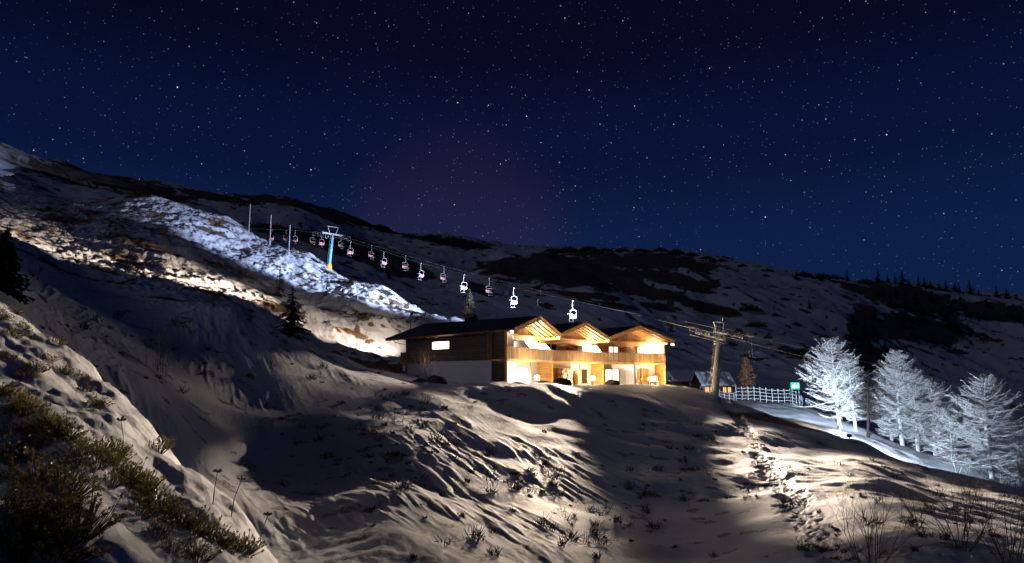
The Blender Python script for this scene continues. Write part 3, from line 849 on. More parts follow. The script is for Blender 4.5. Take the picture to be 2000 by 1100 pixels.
# ------------------------------------------------------------------ chairlift
GALV = mat('galvanised_steel', (.42, .41, .40), .45, metal=.5, noise=.15, nscale=3)
CONC = mat('pylon_steel_paint', (.38, .36, .33), .6, noise=.15, nscale=1.2)
TEAL = mat('teal_painted_steel', (.10, .36, .42), .5, noise=.1)
YELL = mat('yellow_base_padding', (.75, .42, .03), .6, noise=.1)
WHITEP = mat('pale_tube_paint', (.24, .24, .24), .45, noise=.05)
REDS = mat('coral_red_seat', (.55, .13, .10), .5, noise=.08)
PALES = mat('pale_seat_slats', (.32, .26, .25), .5)
ROPEM = mat('steel_rope', (.30, .28, .26), .5, metal=.4)
TD = 82.0
T1 = at(1405, 650, TD)
RDIR = Vector((-.715, .70, 0)).normalized(); RPER = Vector((RDIR.y, -RDIR.x, 0))       # across the line, away from the viewer's left
if RPER.y < 0: RPER = -RPER
GA = 2.2
RED = [(531, 448), (577, 450), (628.6, 456), (685, 472), (750, 491), (822, 514), (906, 536), (1003, 562), (1118, 587), (1247, 615), (1585, 701), (1869, 770)]
WHT = [(559, 450), (611, 453), (666, 460), (726, 479), (792, 499), (867, 520), (955, 543), (1056, 568), (1171, 593), (1307, 621), (1467, 657)]
def on_line(px, py, side):
    o = Vector((T1.x, T1.y, 0)) + RPER * side
    u, w = uw(px, py)
    t = (u * o.y - o.x) / (RDIR.x - u * RDIR.y)
    q = o + RDIR * t
    return Vector((q.x, q.y, w * q.y)), t
def make_chair(name, seatmat, label, group):
    r = thing(name, label, 'chairlift chair', (0, 0, 0), group)
    # local: rope along X, chair faces +X, seat width along Y
    MB().box((0, 0, -.02), .34, .10, .14).build('rope_grip', GALV, r)
    MB().tube([(0, 0, 0), (0, .02, -.5), (0, .06, -.85), (-.06, .12, -1.05), (-.12, .02, -1.22), (-.12, 0, -1.3)], .038, 6).build('hanger', WHITEP, r, True)
    fr_ = [(-.12, 0, -1.3), (-.12, .35, -1.32), (-.12, .52, -1.42), (-.14, .55, -1.65), (-.16, .48, -1.9), (-.12, .58, -2.15), (.0, .58, -2.42), (.42, .56, -2.45)]
    for s in (1, -1):
        MB().tube([(x, y * s, z) for x, y, z in fr_], .032, 6).build('frame', WHITEP, r, True)
    m = MB()
    for i in range(4): m.box((-.13 + i * .0, 0, -2.05 - i * .105), .035, 1.08, .092)
    m.build('backrest', seatmat, r)
    m = MB()
    for i in range(4): m.box((-.02 + i * .12, 0, -2.44), .105, 1.08, .045)
    m.build('seat', PALES, r)
    m = MB(); m.tube([(.40, -.57, -1.85), (.52, -.45, -1.8), (.52, .45, -1.8), (.40, .57, -1.85)], .024, 5)
    m.build('safety_bar', WHITEP, r)
    m = MB(); m.box((.30, 0, -2.92), .16, .9, .03); m.beam((.42, .3, -2.45), (.3, .3, -2.92), .03, .03); m.beam((.42, -.3, -2.45), (.3, -.3, -2.92), .03, .03)
    m.build('footrest', WHITEP, r)
    return r
lab_r = 'chairlift chair with coral red backrest hanging on the near rope'
lab_w = 'chairlift chair seen from its open front hanging on the far rope'
rot_r = math.atan2(RDIR.y, RDIR.x)
base_r = make_chair('chairlift_chair', REDS, lab_r, 'red backed chairs on the near rope')
base_w = make_chair('chairlift_chair', REDS, lab_w, 'open chairs on the far rope')
ropes = []; CHAIRS = []
for base, pts, side, rz in ((base_r, RED, -GA, rot_r), (base_w, WHT, GA, rot_r + math.pi)):
    path = []
    for i, (px, py) in enumerate(pts):
        p, t = on_line(px, py, side)
        path.append((t, p))
        o = base if i == 0 else copy_tree(base)
        CHAIRS.append((o, side, t))
        o.location = p + Vector((0, 0, -.05)); o.rotation_euler = (random.uniform(-.02, .02), random.uniform(-.03, .03), rz + random.uniform(-.22, .22))
    path.sort(key=lambda q: q[0])
    ropes.append(path)
def rope_at(path, t):
    ts = [q[0] for q in path]; zs = [q[1].z for q in path]
    if t < ts[0]: return zs[0] + (zs[1] - zs[0]) / (ts[1] - ts[0]) * (t - ts[0])
    if t > ts[-1]: return zs[-1] + (zs[-1] - zs[-2]) / (ts[-1] - ts[-2]) * (t - ts[-1])
    return float(np.interp(t, ts, zs))
for (path, side, lab) in ((ropes[0], -GA, 'steel haul rope carrying the red backed chairs'), (ropes[1], GA, 'steel haul rope carrying the far chairs')):
    o = Vector((T1.x, T1.y, 0)) + RPER * side
    ts = sorted(set([path[0][0] - 25] + [q[0] for q in path] + [0, path[-1][0] + 120]))
    pp = []
    for t in ts:
        q = o + RDIR * t; pp.append(Vector((q.x, q.y, rope_at(path, t))))
    tag(MB().tube(pp, .032, 6).build('haul_rope', ROPEM, None, True), lab, 'cable', 'haul ropes')
def pylon(name, base, head, r0, r1, shaftmat, label, foot=None, arm=GA):
    r = thing(name, label, 'lift pylon', tuple(base))
    base, head = Vector(base), Vector(head)
    MB().tube([base - Z * 1.0, base.lerp(head, .5), head], [r0, (r0 + r1) / 2, r1], 14).build('shaft', shaftmat, r, True)
    if foot: MB().tube([base - Z * .3, base + (head - base) * .16], [r0 * 1.9, r0 * 1.5], 10).build('base_padding', foot, r, True)
    # crossarm
    MB().beam(head - RPER * (arm + .35), head + RPER * (arm + .35), .28, .34).build('crossarm', GALV, r)
    # rescue frame on top
    m = MB(); a, b = .75, 1.25
    m.beam(head + RPER * -a + Z * .1, head + RPER * -b + Z * 1.6, .1, .1); m.beam(head + RPER * a + Z * .1, head + RPER * b + Z * 1.6, .1, .1)
    m.beam(head + RPER * -b + Z * 1.6, head + RPER * b + Z * 1.6, .12, .12)
    m.build('lifting_frame', GALV, r)
    # sheave trains, one for each rope
    for side, path in ((-1, ropes[0]), (1, ropes[1])):
        t0 = (head - Vector((T1.x, T1.y, 0))).dot(RDIR)
        slope = (rope_at(path, t0 + 8) - rope_at(path, t0 - 8)) / 16
        dr = Vector((RDIR.x, RDIR.y, slope)).normalized()
        c = head + RPER * side * arm; c = Vector((c.x, c.y, rope_at(path, t0)))
        tr = MB().beam(c - dr * 2.0 - Z * .42, c + dr * 2.0 - Z * .42, .12, .20).build('sheave_train', GALV, r)
        for i in range(7):
            q = c + dr * (-1.8 + i * .6) - Z * .24
            MB().tube([q - RPER * .06, q + RPER * .06], .2, 12).build('sheave', STEELD, tr)
        MB().beam(c - Z * .42, head + RPER * side * arm, .1, .1).build('train_bracket', GALV, tr)
        # catwalk with railing
        cw = c - RPER * side * -.55
        m = MB(); m.beam(cw - dr * 2.3 - Z * .75, cw + dr * 2.3 - Z * .75, .45, .05)
        m.build('catwalk', GALV, r)
        m = MB(); rl = cw + RPER * side * .22
        m.beam(rl - dr * 2.3 + Z * .2, rl + dr * 2.3 + Z * .2, .04, .04); m.beam(rl - dr * 2.3 - Z * .25, rl + dr * 2.3 - Z * .25, .04, .04)
        for i in range(5): m.beam(rl + dr * (-2.3 + i * 1.15) - Z * .75, rl + dr * (-2.3 + i * 1.15) + Z * .2, .05, .05)
        m.build('catwalk_railing', GALV, r)
    # ladder
    sd = Vector((-1, -.2, 0)).normalized()
    lad = MB(); up = (head - base)
    for s in (-.18, .18):
        off = sd * (r0 + .12) + Vector((.2, -1, 0)).normalized() * s
        lad.tube([base + off + up * .08, head + off], .022, 4)
    n = int(up.length / .33)
    for i in range(n):
        q = base + up * (.08 + .92 * i / n) + sd * (r0 + .12)
        lad.tube([q - Vector((.2, -1, 0)).normalized() * .18, q + Vector((.2, -1, 0)).normalized() * .18], .014, 4)
    lad.build('ladder', GALV, r)
    for f in (.55, .88):
        q = base.lerp(head, f); MB().tube([q - up.normalized() * .06, q + up.normalized() * .06], r0 * 1.12, 14).build('collar', GALV, r)
    m = MB(); q = base.lerp(head, .62) + Vector((-.1, -.5, 0))
    m.tube([q + Z * 1.7, q + Vector((.18, -.1, 1.0)), q + Vector((-.12, -.1, .6)), q + Vector((.1, -.05, 0))], .035, 5).build('hanging_cable', STEELD, r)
    return r
b1 = at(1393, 802, TD); b1.z = min(b1.z, ground(b1.x, b1.y) + .05)
pylon('lift_pylon', b1, T1 - Z * .35, .50, .34, CONC, 'tall grey steel lift pylon with sheave arms beside the lodge')
# far pylon
h2, t2 = on_line(650, 455, 0)
ORD = 'first second third fourth fifth sixth seventh eighth ninth tenth eleventh twelfth'.split()
for side, kind in ((-GA, 'red backed chair on the near rope'), (GA, 'open fronted chair on the far rope')):
    ch = sorted([c for c in CHAIRS if c[1] == side], key=lambda c: c[2])
    up = [c for c in ch if c[2] > t2]; mid_ = [c for c in ch if 0 < c[2] <= t2][::-1]; low_ = [c for c in ch if c[2] <= 0][::-1]
    for lst, where in ((up, 'uphill of the teal pylon'), (mid_, 'downhill of the teal pylon'), (low_, 'past the grey pylon toward the larches')):
        for i, c in enumerate(lst): c[0]['label'] = ORD[i] + ' ' + kind + ' ' + where
b2 = Vector((h2.x - .55, h2.y, ground(h2.x, h2.y)))
h2.z = (rope_at(ropes[0], t2) + rope_at(ropes[1], t2)) / 2 + .1
pylon('lift_pylon', b2, h2, .34, .26, TEAL, 'distant teal lift pylon with yellow padded foot on the piste crest', YELL)

# ------------------------------------------------------------------ plants
def hit(px, py, d0=2.0, d1=700., sink=0.):
    """where the line of sight through a picture point first meets the ground beyond distance d0"""
    u, w = uw(px, py)
    d = np.geomspace(d0, d1, 260)
    z = ground(u * d, d)
    below = np.nonzero(w * d <= z)[0]
    if len(below) == 0:
        i = int(np.argmin(w * d - z))
    else: i = int(below[0])
    dd = d[i]
    if i > 0 and len(below):
        g0, g1 = w * d[i - 1] - z[i - 1], w * d[i] - z[i]
        dd = d[i - 1] + (d[i] - d[i - 1]) * g0 / (g0 - g1)
    return Vector((u * dd, dd, ground(u * dd, dd) - sink))
rnd = random.Random(5)
FROST = mat('frosted_bark', (.72, .71, .70), .8, noise=.2, nscale=4)
LBARK = mat('larch_twigs', (.30, .16, .075), .8, noise=.25, nscale=4)
DBARK = mat('dark_bark', (.050, .038, .030), .85, noise=.25, nscale=5)
TWIG = mat('grey_brown_twigs', (.16, .115, .075), .8, noise=.2, nscale=5)
PALETW = mat('pale_dry_stems', (.34, .27, .19), .8, noise=.2, nscale=5)
NEEDLE = mat('spruce_needles', (.035, .050, .022), .7, noise=.35, nscale=3)
NEEDLEW = mat('olive_brown_needles', (.10, .085, .035), .7, noise=.35, nscale=3)  # lighter and warmer than the spruce needles

def rv(r, a): return Vector((r.uniform(-a, a), r.uniform(-a, a), r.uniform(-a, a)))
def larch_parts(root, h, rad, seed, bark, twigm, thick=1.0, low=.12, dens=9, lean=0.0, bushy=1.0):
    r = random.Random(seed); tr, tw = [], []
    n = 10; p = Vector((0, 0, -.4)); pts = [p]
    bend = Vector((r.uniform(-1, 1), r.uniform(-1, 1), 0)) * .05 * h
    for i in range(1, n + 1):
        f = i / n
        pts.append(Vector((bend.x * f * f + lean * h * f, bend.y * math.sin(f * 3), h * f)))
    rad0 = .022 * h
    for i in range(n):
        tr.append((*pts[i], *pts[i + 1], rad0 * (1 - i / n) ** .8 + .02, rad0 * (1 - (i + 1) / n) ** .8 + .02))
    nb = int(h * dens)
    for b in range(nb):
        f = low + (1 - low) * ((b + r.random()) / nb)
        i = min(int(f * n), n - 1); base = pts[i].lerp(pts[i + 1], f * n - i)
        prof = (1 - f) ** .6 * min(1, .45 + (f - low) * 3.0) + .05
        L_ = rad * prof * r.uniform(.65, 1.2)
        az = r.uniform(0, 2 * math.pi); el = r.uniform(-.05, .45) + .4 * f
        d = Vector((math.cos(az) * math.cos(el), math.sin(az) * math.cos(el), math.sin(el)))
        q = base; k = 5; prev = q
        br = .045 * thick * (L_ / rad) ** .5 + .008
        for j in range(k):
            d = (d + Vector((0, 0, -.16 if j < 2 else .20)) + rv(r, .14)).normalized()
            nx = prev + d * (L_ / k)
            tr_r0 = br * (1 - j / k) + .012 * thick; tr_r1 = br * (1 - (j + 1) / k) + .012 * thick
            tw.append((*prev, *nx, tr_r0, tr_r1))
            side = d.cross(Vector((0, 0, 1)))
            if side.length > .01: side.normalize()
            m_ = max(2, int(L_ / k / .20 * bushy))
            for t_ in range(m_):
                for sgn in (-1, 1):
                    if r.random() < .2: continue
                    a = prev.lerp(nx, (t_ + r.random()) / m_)
                    tl = r.uniform(.22, .62) * (1.15 - .5 * j / k) * min(1.2, L_ / 1.6 + .4)
                    td = (d * .6 + side * sgn * r.uniform(.5, 1) + Vector((0, 0, r.uniform(-.45, .25)))).normalized()
                    e = a + td * tl
                    tw.append((*a, *e, .015 * thick, .009 * thick))
                    for z_ in range(2):
                        a2 = a.lerp(e, r.uniform(.3, .9)); e2 = a2 + (td + rv(r, .8)).normalized() * tl * .42
                        tw.append((*a2, *e2, .010 * thick, .006 * thick))
            prev = nx
    segs_mesh('trunk', tr, bark, root, n=8)
    segs_mesh('crown', tw, twigm, root, 'stuff')
def larch(loc, h, rad, seed, label, bark=FROST, twigm=FROST, group=None, **k):
    o = thing('larch_tree', label, 'tree', tuple(loc), group)
    larch_parts(o, h, rad, seed, bark, twigm, **k)
    return o

G_L = 'bare larches on the cold lit slope'
def tbase(px, py, d0):
    b = hit(px, py, d0)
    return b if b.y < 110 else on_ground(px, 88.5)
for px, py, d0, top, rad, seed, lab, kw in (
    (1640, 833, 75, 664, 4.6, 1, 'broad frosted larch with ragged wide crown nearest the terrace', dict(low=.12)),
    (1763, 859, 75, 686, 4.0, 2, 'tall frosted larch with curved pale trunk in the middle of the row', dict(low=.10)),
    (1742, 862, 75, 720, 2.6, 3, 'slim frosted larch leaning against the curved trunk larch', dict(low=.12)),
    (1826, 889, 75, 742, 4.0, 4, 'low frosted larch with drooping branches down to the snow', dict(low=.06)),
    (1938, 936, 70, 737, 4.8, 6, 'isolated broad frosted larch beyond the hanging lift chair', dict(low=.10)),
    (1990, 950, 70, 812, 3.6, 7, 'smaller frosted larch beside the isolated broad larch', dict(low=.08)),
    (1672, 842, 75, 690, 2.4, 8, 'thin frosted larch behind the dark bare tree', dict(low=.15)),
    (1793, 872, 70, 722, 2.8, 10, 'frosted larch between the curved trunk larch and the drooping one', dict(low=.1)),
    (1860, 902, 70, 800, 2.6, 9, 'short frosted larch at the low end of the row', dict(low=.05)),
    ):
    b = tbase(px, py, d0)
    _u, w_ = uw(px, top); hh = max(3., w_ * b.y - b.z)
    larch(b - Z * .1, hh, rad * 1.4, seed, lab, thick=1.35, bushy=1.15, dens=14, group=G_L, **kw)
b = tbase(1695, 854, 75); larch(b - Z * .1, 7.6, 3.4, 15, 'dark bare tree standing before the frosted larches', DBARK, DBARK, thick=1.5, low=.3, dens=5, bushy=.5)
b = tbase(1462, 780, 95); _u, w_ = uw(1462, 699)
larch(b - Z * .1, w_ * b.y - b.z, 1.75, 21, 'brown larch standing alone behind the terrace fence', LBARK, LBARK, thick=1.3, low=.05, dens=16)

def spruce_parts(root, h, rad, seed, needle, layers=18, per=13, bark=DBARK):
    r = random.Random(seed)
    segs_mesh('trunk', [(0, 0, -.4, 0, 0, h * .5, .028 * h, .018 * h), (0, 0, h * .5, 0, 0, h, .018 * h, .004 * h)], bark, root, n=6)
    V_, F_ = [], []
    for l in range(layers):
        f = l / layers; z = h * (.06 + .92 * f)
        R_ = rad * (1 - f) ** .85 + .03 * rad
        for k in range(max(5, int(per * (1 - .5 * f)))):
            az = r.uniform(0, 6.283); L_ = R_ * r.uniform(.6, 1.15); zz = z + r.uniform(-.5, .5) * h / layers
            c, s = math.cos(az), math.sin(az); wd = max(.10 * rad, L_ * .26)
            droop = L_ * r.uniform(.12, .42)
            n_f = 4
            for q in range(n_f):           # feathered fronds along each bough
                t0 = q / n_f; t1 = (q + 1.25) / n_f
                x0, x1 = L_ * t0, L_ * t1
                ww = wd * (1 - .6 * t0)
                za = zz - droop * t0 ** 1.3; zb = zz - droop * t1 ** 1.3
                i = len(V_)
                for (xx, yy, z_) in ((x0, 0, za + .03), (x1 * .92, ww * r.uniform(.5, 1.2), zb - r.uniform(0, .12)), (x1, 0, zb + .02), (x1 * .92, -ww * r.uniform(.5, 1.2), zb - r.uniform(0, .12))):
                    V_.append((xx * c - yy * s, xx * s + yy * c, z_))
                F_.append((i, i + 1, i + 2)); F_.append((i, i + 2, i + 3))
    np_mesh('crown', np.array(V_), np.array(F_), needle, root, False, 'stuff')
def spruce(loc, h, rad, seed, label, needle=NEEDLE, group=None, **k):
    o = thing('spruce_tree', label, 'tree', tuple(loc), group)
    spruce_parts(o, h, rad, seed, needle, **k); return o
b = hit(568, 655, 56); _u, w_ = uw(568, 553)
spruce(b - Z * .2, w_ * b.y - b.z, 1.9, 31, 'dark spruce on the snowy slope left of the lodge', layers=20, per=12)
b = on_ground(917, 114); _u, w_ = uw(917, 562)
spruce(b - Z * .2, w_ * b.y - b.z, 2.0, 32, 'faintly lit conical tree rising behind the lodge roof', NEEDLEW, layers=26, per=22)
b = hit(2, 565, 17); _u, w_ = uw(2, 432)
spruce(b - Z * .2, w_ * b.y - b.z, .95, 33, 'dark young spruce at the edge of the near bank', layers=24, per=16)
b = hit(545, 578, 100); spruce(b - Z * .2, 5.0, 1.1, 34, 'small thin spruce at the lower edge of the lit piste', layers=16, per=7)
b = hit(638, 578, 100); spruce(b - Z * .2, 4.0, .9, 35, 'thin sapling spruce standing on the lit piste', layers=14, per=6)
# ridge spruces, far away
G_S = 'dark spruces on the far ridge'
far0 = spruce((0, 0, 0), 10, 3.4, 41, 'small dark spruce on the far ridge', group=G_S, layers=14, per=18)
far1 = spruce((0, 0, 0), 10, 4.2, 42, 'small dark spruce on the far ridge', group=G_S, layers=13, per=18)
far2 = spruce((0, 0, 0), 10, 2.8, 43, 'small dark spruce on the far ridge', group=G_S, layers=15, per=16)
spots = [(1556, 545, 20), (1603, 548, 18), (1655, 548, 24), (1716, 552, 30), (1734, 553, 20), (1749, 555, 24), (1763, 556, 30), (1776, 560, 18), (1795, 560, 26), (1806, 562, 26),
         (1818, 564, 20), (1835, 567, 22), (1848, 568, 24), (1866, 570, 22), (1874, 571, 22), (1895, 575, 32), (1912, 577, 14), (1947, 581, 26), (1967, 583, 24), (1985, 585, 14),
         (1581, 602, 22), (1668, 630, 24), (1668, 662, 32), (1692, 660, 40), (1710, 625, 28), (1706, 655, 30), (1740, 600, 30), (1770, 605, 36), (1790, 600, 32), (1766, 640, 34), (1785, 660, 30),
         (1800, 630, 36), (1840, 620, 30), (1852, 640, 38), (1870, 650, 30), (1893, 655, 30), (1730, 690, 30), (1752, 700, 26), (1700, 690, 34), (1820, 590, 26), (1928, 600, 22), (1502, 655, 14), (1878, 600, 24), (1725, 580, 28), (1750, 582, 26)]
for i, (px, py, hp) in enumerate(spots):
    b = hit(px, py, 200)
    src = (far0, far1, far2)[i % 3]
    o = src if i < 3 else copy_tree(src)
    o.location = b - Z * .5; o.rotation_euler = (0, 0, rnd.uniform(0, 6.28)); sc = hp / F * b.y / 10
    o.scale = (sc * rnd.uniform(.9, 1.15), sc * rnd.uniform(.9, 1.15), sc)

# dwarf pines: low mats of upturned boughs
def dwarf_parts(root, seed):
    r = random.Random(seed); V_, F_ = [], []
    for k in range(420):
        a = r.uniform(0, 6.283); q = math.sqrt(r.random()); x, y = q * math.cos(a) * 1.6, q * math.sin(a)
        hgt = (1 - q * q) * .75 * r.uniform(.6, 1.2) + .1
        for _ in range(2):
            d = Vector((r.uniform(-1, 1), r.uniform(-1, 1), r.uniform(.4, 1.4))).normalized() * r.uniform(.14, .3)
            s = d.cross(Vector((r.uniform(-1, 1), r.uniform(-1, 1), .2))).normalized() * .06
            c = Vector((x, y, hgt * r.uniform(.35, 1)))
            i = len(V_); V_ += [c - s, c + s, c + d]; F_.append((i, i + 1, i + 2))
    np_mesh('boughs', np.array([tuple(v) for v in V_]), np.array(F_), NEEDLE, root, False, 'stuff')
    st = [(0, 0, -.3, r.uniform(-1, 1), r.uniform(-.7, .7), .5, .06, .02) for _ in range(7)]
    segs_mesh('stems', st, DBARK, root, 'stuff', n=5)
G_D = 'dwarf pine mats on the far slope'
dw = []
for s in (51, 52):
    o = thing('dwarf_pine', 'low dark dwarf pine mat on the far snow slope', 'shrub', (0, 0, 0), G_D); dwarf_parts(o, s); dw.append(o)
pines = [(1465, 608, 52), (1475, 638, 44), (1530, 585, 22), (1495, 540, 18), (1420, 563, 20), (1400, 605, 18), (1555, 635, 22), (1500, 660, 22), (1610, 660, 30), (1560, 695, 50), (1530, 690, 30), (1600, 715, 36), (1440, 645, 14),
         (1080, 492, 40), (1110, 491, 46), (1150, 490, 40), (1180, 491, 36), (1215, 491, 30), (1250, 492, 34), (1290, 490, 30), (1320, 496, 36), (1350, 500, 34), (1380, 505, 30), (1410, 511, 24), (1450, 520, 20), (1570, 541, 40), (1605, 544, 40), (1630, 545, 36),
         (1690, 553, 36), (1500, 530, 24), (1850, 605, 60), (1800, 610, 60), (1760, 625, 50), (1900, 620, 60), (1960, 625, 60), (1820, 670, 60), (1860, 690, 50), (800, 465, 40), (840, 468, 50), (880, 476, 60), (930, 482, 50), (700, 437, 50), (740, 446, 40), (640, 412, 40), (580, 402, 30)]
for i, (px, py, wp) in enumerate(pines):
    b = hit(px, py, 200); o = dw[i % 2] if i < 2 else copy_tree(dw[i % 2])
    sc = wp / F * b.y / 3.0
    o.location = b - Z * .15 * sc; o.rotation_euler = (0, 0, rnd.uniform(-.4, .4)); o.scale = (sc, sc, sc * rnd.uniform(.7, 1.1))

# bare bushes
def bare_bush(loc, h, spread, seed, label, stems, m_, name='bare_bush', thick=1.0, depth=4, group=None):
    r = random.Random(seed); segs, tws = [], []
    o = thing(name, label, 'bush', tuple(loc), group)
    def grow(p, d, L_, rad, lev):
        k = 3
        for i in range(k):
            d = (d + rv(r, .16) + Vector((0, 0, .05))).normalized(); q = p + d * (L_ / k)
            (segs if lev < 2 else tws).append((*p, *q, rad, rad * .82)); p = q; rad *= .82
            if lev < depth and r.random() < .85:
                sd = (d + rv(r, .75)).normalized()
                if sd.z < .05: sd.z = abs(sd.z) + .1
                grow(p, sd.normalized(), L_ * r.uniform(.45, .68), rad * .68, lev + 1)
        if lev < depth: grow(p, (d + rv(r, .3)).normalized(), L_ * .6, rad * .8, lev + 1)
    for s in range(stems):
        a = r.uniform(0, 6.283); sp = spread * r.uniform(.15, 1)
        d = Vector((math.cos(a) * sp, math.sin(a) * sp, 1)).normalized()
        grow(Vector((math.cos(a) * .12 * spread, math.sin(a) * .12 * spread, -.1)), d, h * r.uniform(.35, .5), .016 * thick, 0)
    segs_mesh('stems', segs, m_, o, 'stuff', n=5); segs_mesh('twigs', tws, m_, o, 'stuff', n=3)
    return o
def whips(loc, h, n_, seed, label):
    r = random.Random(seed); segs = []
    o = thing('bare_sapling', label, 'bush', tuple(loc))
    for s in range(n_):
        p = Vector((r.uniform(-.5, .5), r.uniform(-.3, .3), -.15)); d = Vector((r.uniform(-.12, .12), r.uniform(-.1, .1), 1)).normalized(); L_ = h * r.uniform(.55, 1.05); k = 8; rad = .017
        for i in range(k):
            d = (d + rv(r, .05)).normalized(); q = p + d * (L_ / k); segs.append((*p, *q, rad, rad * .86)); p = q; rad *= .86
            for _ in range(2):
                e = p + (d + rv(r, .7)).normalized() * r.uniform(.1, .4); segs.append((*p, *e, .007, .004))
    segs_mesh('stems', segs, PALETW, o, 'stuff', n=4)
b = hit(305, 722, 17); _u, w_ = uw(305, 606); whips(b, w_ * b.y - b.z, 11, 61, 'clump of tall bare upright saplings in the dark snowy hollow')
b = on_ground(838, 59.5); bare_bush(b, 3.2, .85, 62, 'frosted bare bush in front of the lodge side wall', 9, PALETW, thick=1.6)
b = hit(335, 478, 100); bare_bush(b, 4.4, .8, 63, 'grey bare bush where the lit piste meets the brown slope', 9, TWIG, thick=2.6)
b = hit(70, 545, 17); bare_bush(b, 1.6, .8, 64, 'thin bare bush on the dark slope beside the young spruce', 5, TWIG, thick=.9, depth=3)
b = hit(418, 600, 36); bare_bush(b, 1.7, .6, 65, 'short bare bush on the lit crest above the hollow', 6, TWIG, thick=1.2, depth=3)
b = hit(470, 545, 100); bare_bush(b, 3.0, 1.0, 66, 'dark low bush at the shadowed edge of the piste', 12, DBARK, thick=2.6)
for px, py, h, sp, seed, n_, lab, d0 in ((1700, 1120, 2.3, .75, 67, 7, 'bare brown bush closest to the footpath', 8), (1880, 1075, 2.3, .8, 68, 10, 'dense bare bush on the right hand bank', 9), (1975, 1110, 2.3, .7, 69, 8, 'bare bush at the corner of the right hand bank', 8),
                                         (1900, 985, 1.6, .9, 70, 8, 'bare bush on the shadowed crest before the isolated larch', 12), (1790, 1010, 1.3, .9, 71, 7, 'small bare bush between the footpath and the crest', 10)):
    b = hit(px, py, d0); bare_bush(b, h * 1.1, sp, seed, lab, n_ + 3, TWIG, thick=.72)
for i, (px, py) in enumerate(((1870, 925), (1895, 936), (1955, 955), (1982, 962), (1920, 948))):
    b = hit(px, py, 62); bare_bush(b, 2.6, .8, 80 + i, 'frosted thin bush growing at the foot of the isolated larch', 6, FROST, thick=1.6, depth=3, group='frosted bushes below the isolated larch')

# evergreen alpine shrubs on the near bank
LEAF = mat('leathery_leaf', (.105, .100, .028), .33, noise=.5, nscale=25)
_nt = LEAF.node_tree; _tr = _nt.nodes.new('ShaderNodeBsdfTranslucent'); _tr.inputs[0].default_value = (.30, .26, .05, 1)
_mx = _nt.nodes.new('ShaderNodeMixShader'); _mx.inputs[0].default_value = .35
_out = [n for n in _nt.nodes if n.type == 'OUTPUT_MATERIAL'][0]
_nt.links.new(_nt.nodes['Principled BSDF'].outputs[0], _mx.inputs[1]); _nt.links.new(_tr.outputs[0], _mx.inputs[2]); _nt.links.new(_mx.outputs[0], _out.inputs['Surface'])
STEMW = mat('woody_stem', (.075, .040, .022), .8)
def rose_parts(root, seed, tips=95, leaf=.040, rad=.42, hgt=.34):
    r = random.Random(seed); V_, F_, st = [], [], []
    for k in range(tips):
        a = r.uniform(0, 6.283); q = math.sqrt(r.random()) * rad
        tip = Vector((q * math.cos(a), q * math.sin(a), hgt * (1 - (q / rad) ** 2 * .75) * r.uniform(.45, 1.15)))
        if r.random() < .08: tip.z += .14
        base = Vector((tip.x * .35, tip.y * .35, -.05)); mid = base.lerp(tip, .55) + rv(r, .03)
        st.append((*base, *mid, .006, .0045)); st.append((*mid, *tip, .0045, .003))
        ax = (tip - mid).normalized()
        s0 = ax.orthogonal().normalized(); t0 = ax.cross(s0)
        for j in range(11):
            b_ = j * 2.4 + r.uniform(-.3, .3); el = .15 + .11 * j + r.uniform(-.15, .15)
            d = ((s0 * math.cos(b_) + t0 * math.sin(b_)) * math.cos(el) + ax * math.sin(el)).normalized()
            L_ = leaf * r.uniform(.7, 1.2); w = d.cross(ax).normalized() * L_ * .20; up = w.cross(d).normalized() * L_ * .06
            p = tip - ax * (.03 * (1 - j / 11))
            i = len(V_)
            V_ += [p, p + d * L_ * .55 + w + up, p + d * L_, p + d * L_ * .55 - w + up, p + d * L_ * .5]
            F_ += [(i, i + 1, i + 4), (i + 1, i + 2, i + 4), (i + 2, i + 3, i + 4), (i + 3, i, i + 4)]
    segs_mesh('stems', st, STEMW, root, 'stuff', n=4)
    np_mesh('leaves', np.array([tuple(v) for v in V_]), np.array(F_), LEAF, root, False, 'stuff')
G_R = 'alpine shrubs on the near bank'
lab_s = 'low evergreen shrub with small leathery leaves on the near snow bank'
roses = []
for s in (91, 92, 93):
    o = thing('alpine_shrub', lab_s, 'shrub', (0, 0, 0), G_R); rose_parts(o, s); roses.append(o)
sites = []
for px, py in ((10, 900), (60, 940), (20, 1000), (85, 1000), (50, 1060), (110, 1070), (5, 1080), (120, 960), (150, 1030)): sites.append((px, py, 1.0))
line = [(0, 765), (45, 790), (90, 825), (140, 860), (190, 890), (235, 915), (270, 950), (300, 985), (345, 1020), (390, 1045), (440, 1070), (485, 1092)]
for i in range(len(line) - 1):
    for f in (0, .33, .66):
        x = line[i][0] * (1 - f) + line[i + 1][0] * f; y = line[i][1] * (1 - f) + line[i + 1][1] * f
        sites.append((x + rnd.uniform(-14, 14), y + rnd.uniform(-14, 14), rnd.uniform(.75, 1.15)))
for px, py in ((270, 1000), (300, 1040), (330, 1075), (260, 960), (380, 1085), (215, 940), (150, 735), (120, 725), (165, 760), (95, 700), (60, 660), (40, 640), (20, 655), (80, 640), (110, 670), (190, 790), (305, 880), (315, 868), (15, 700), (45, 735),
               (70, 720), (25, 845), (75, 870), (130, 905), (0, 620), (28, 610)): sites.append((px, py, rnd.uniform(.6, .95)))
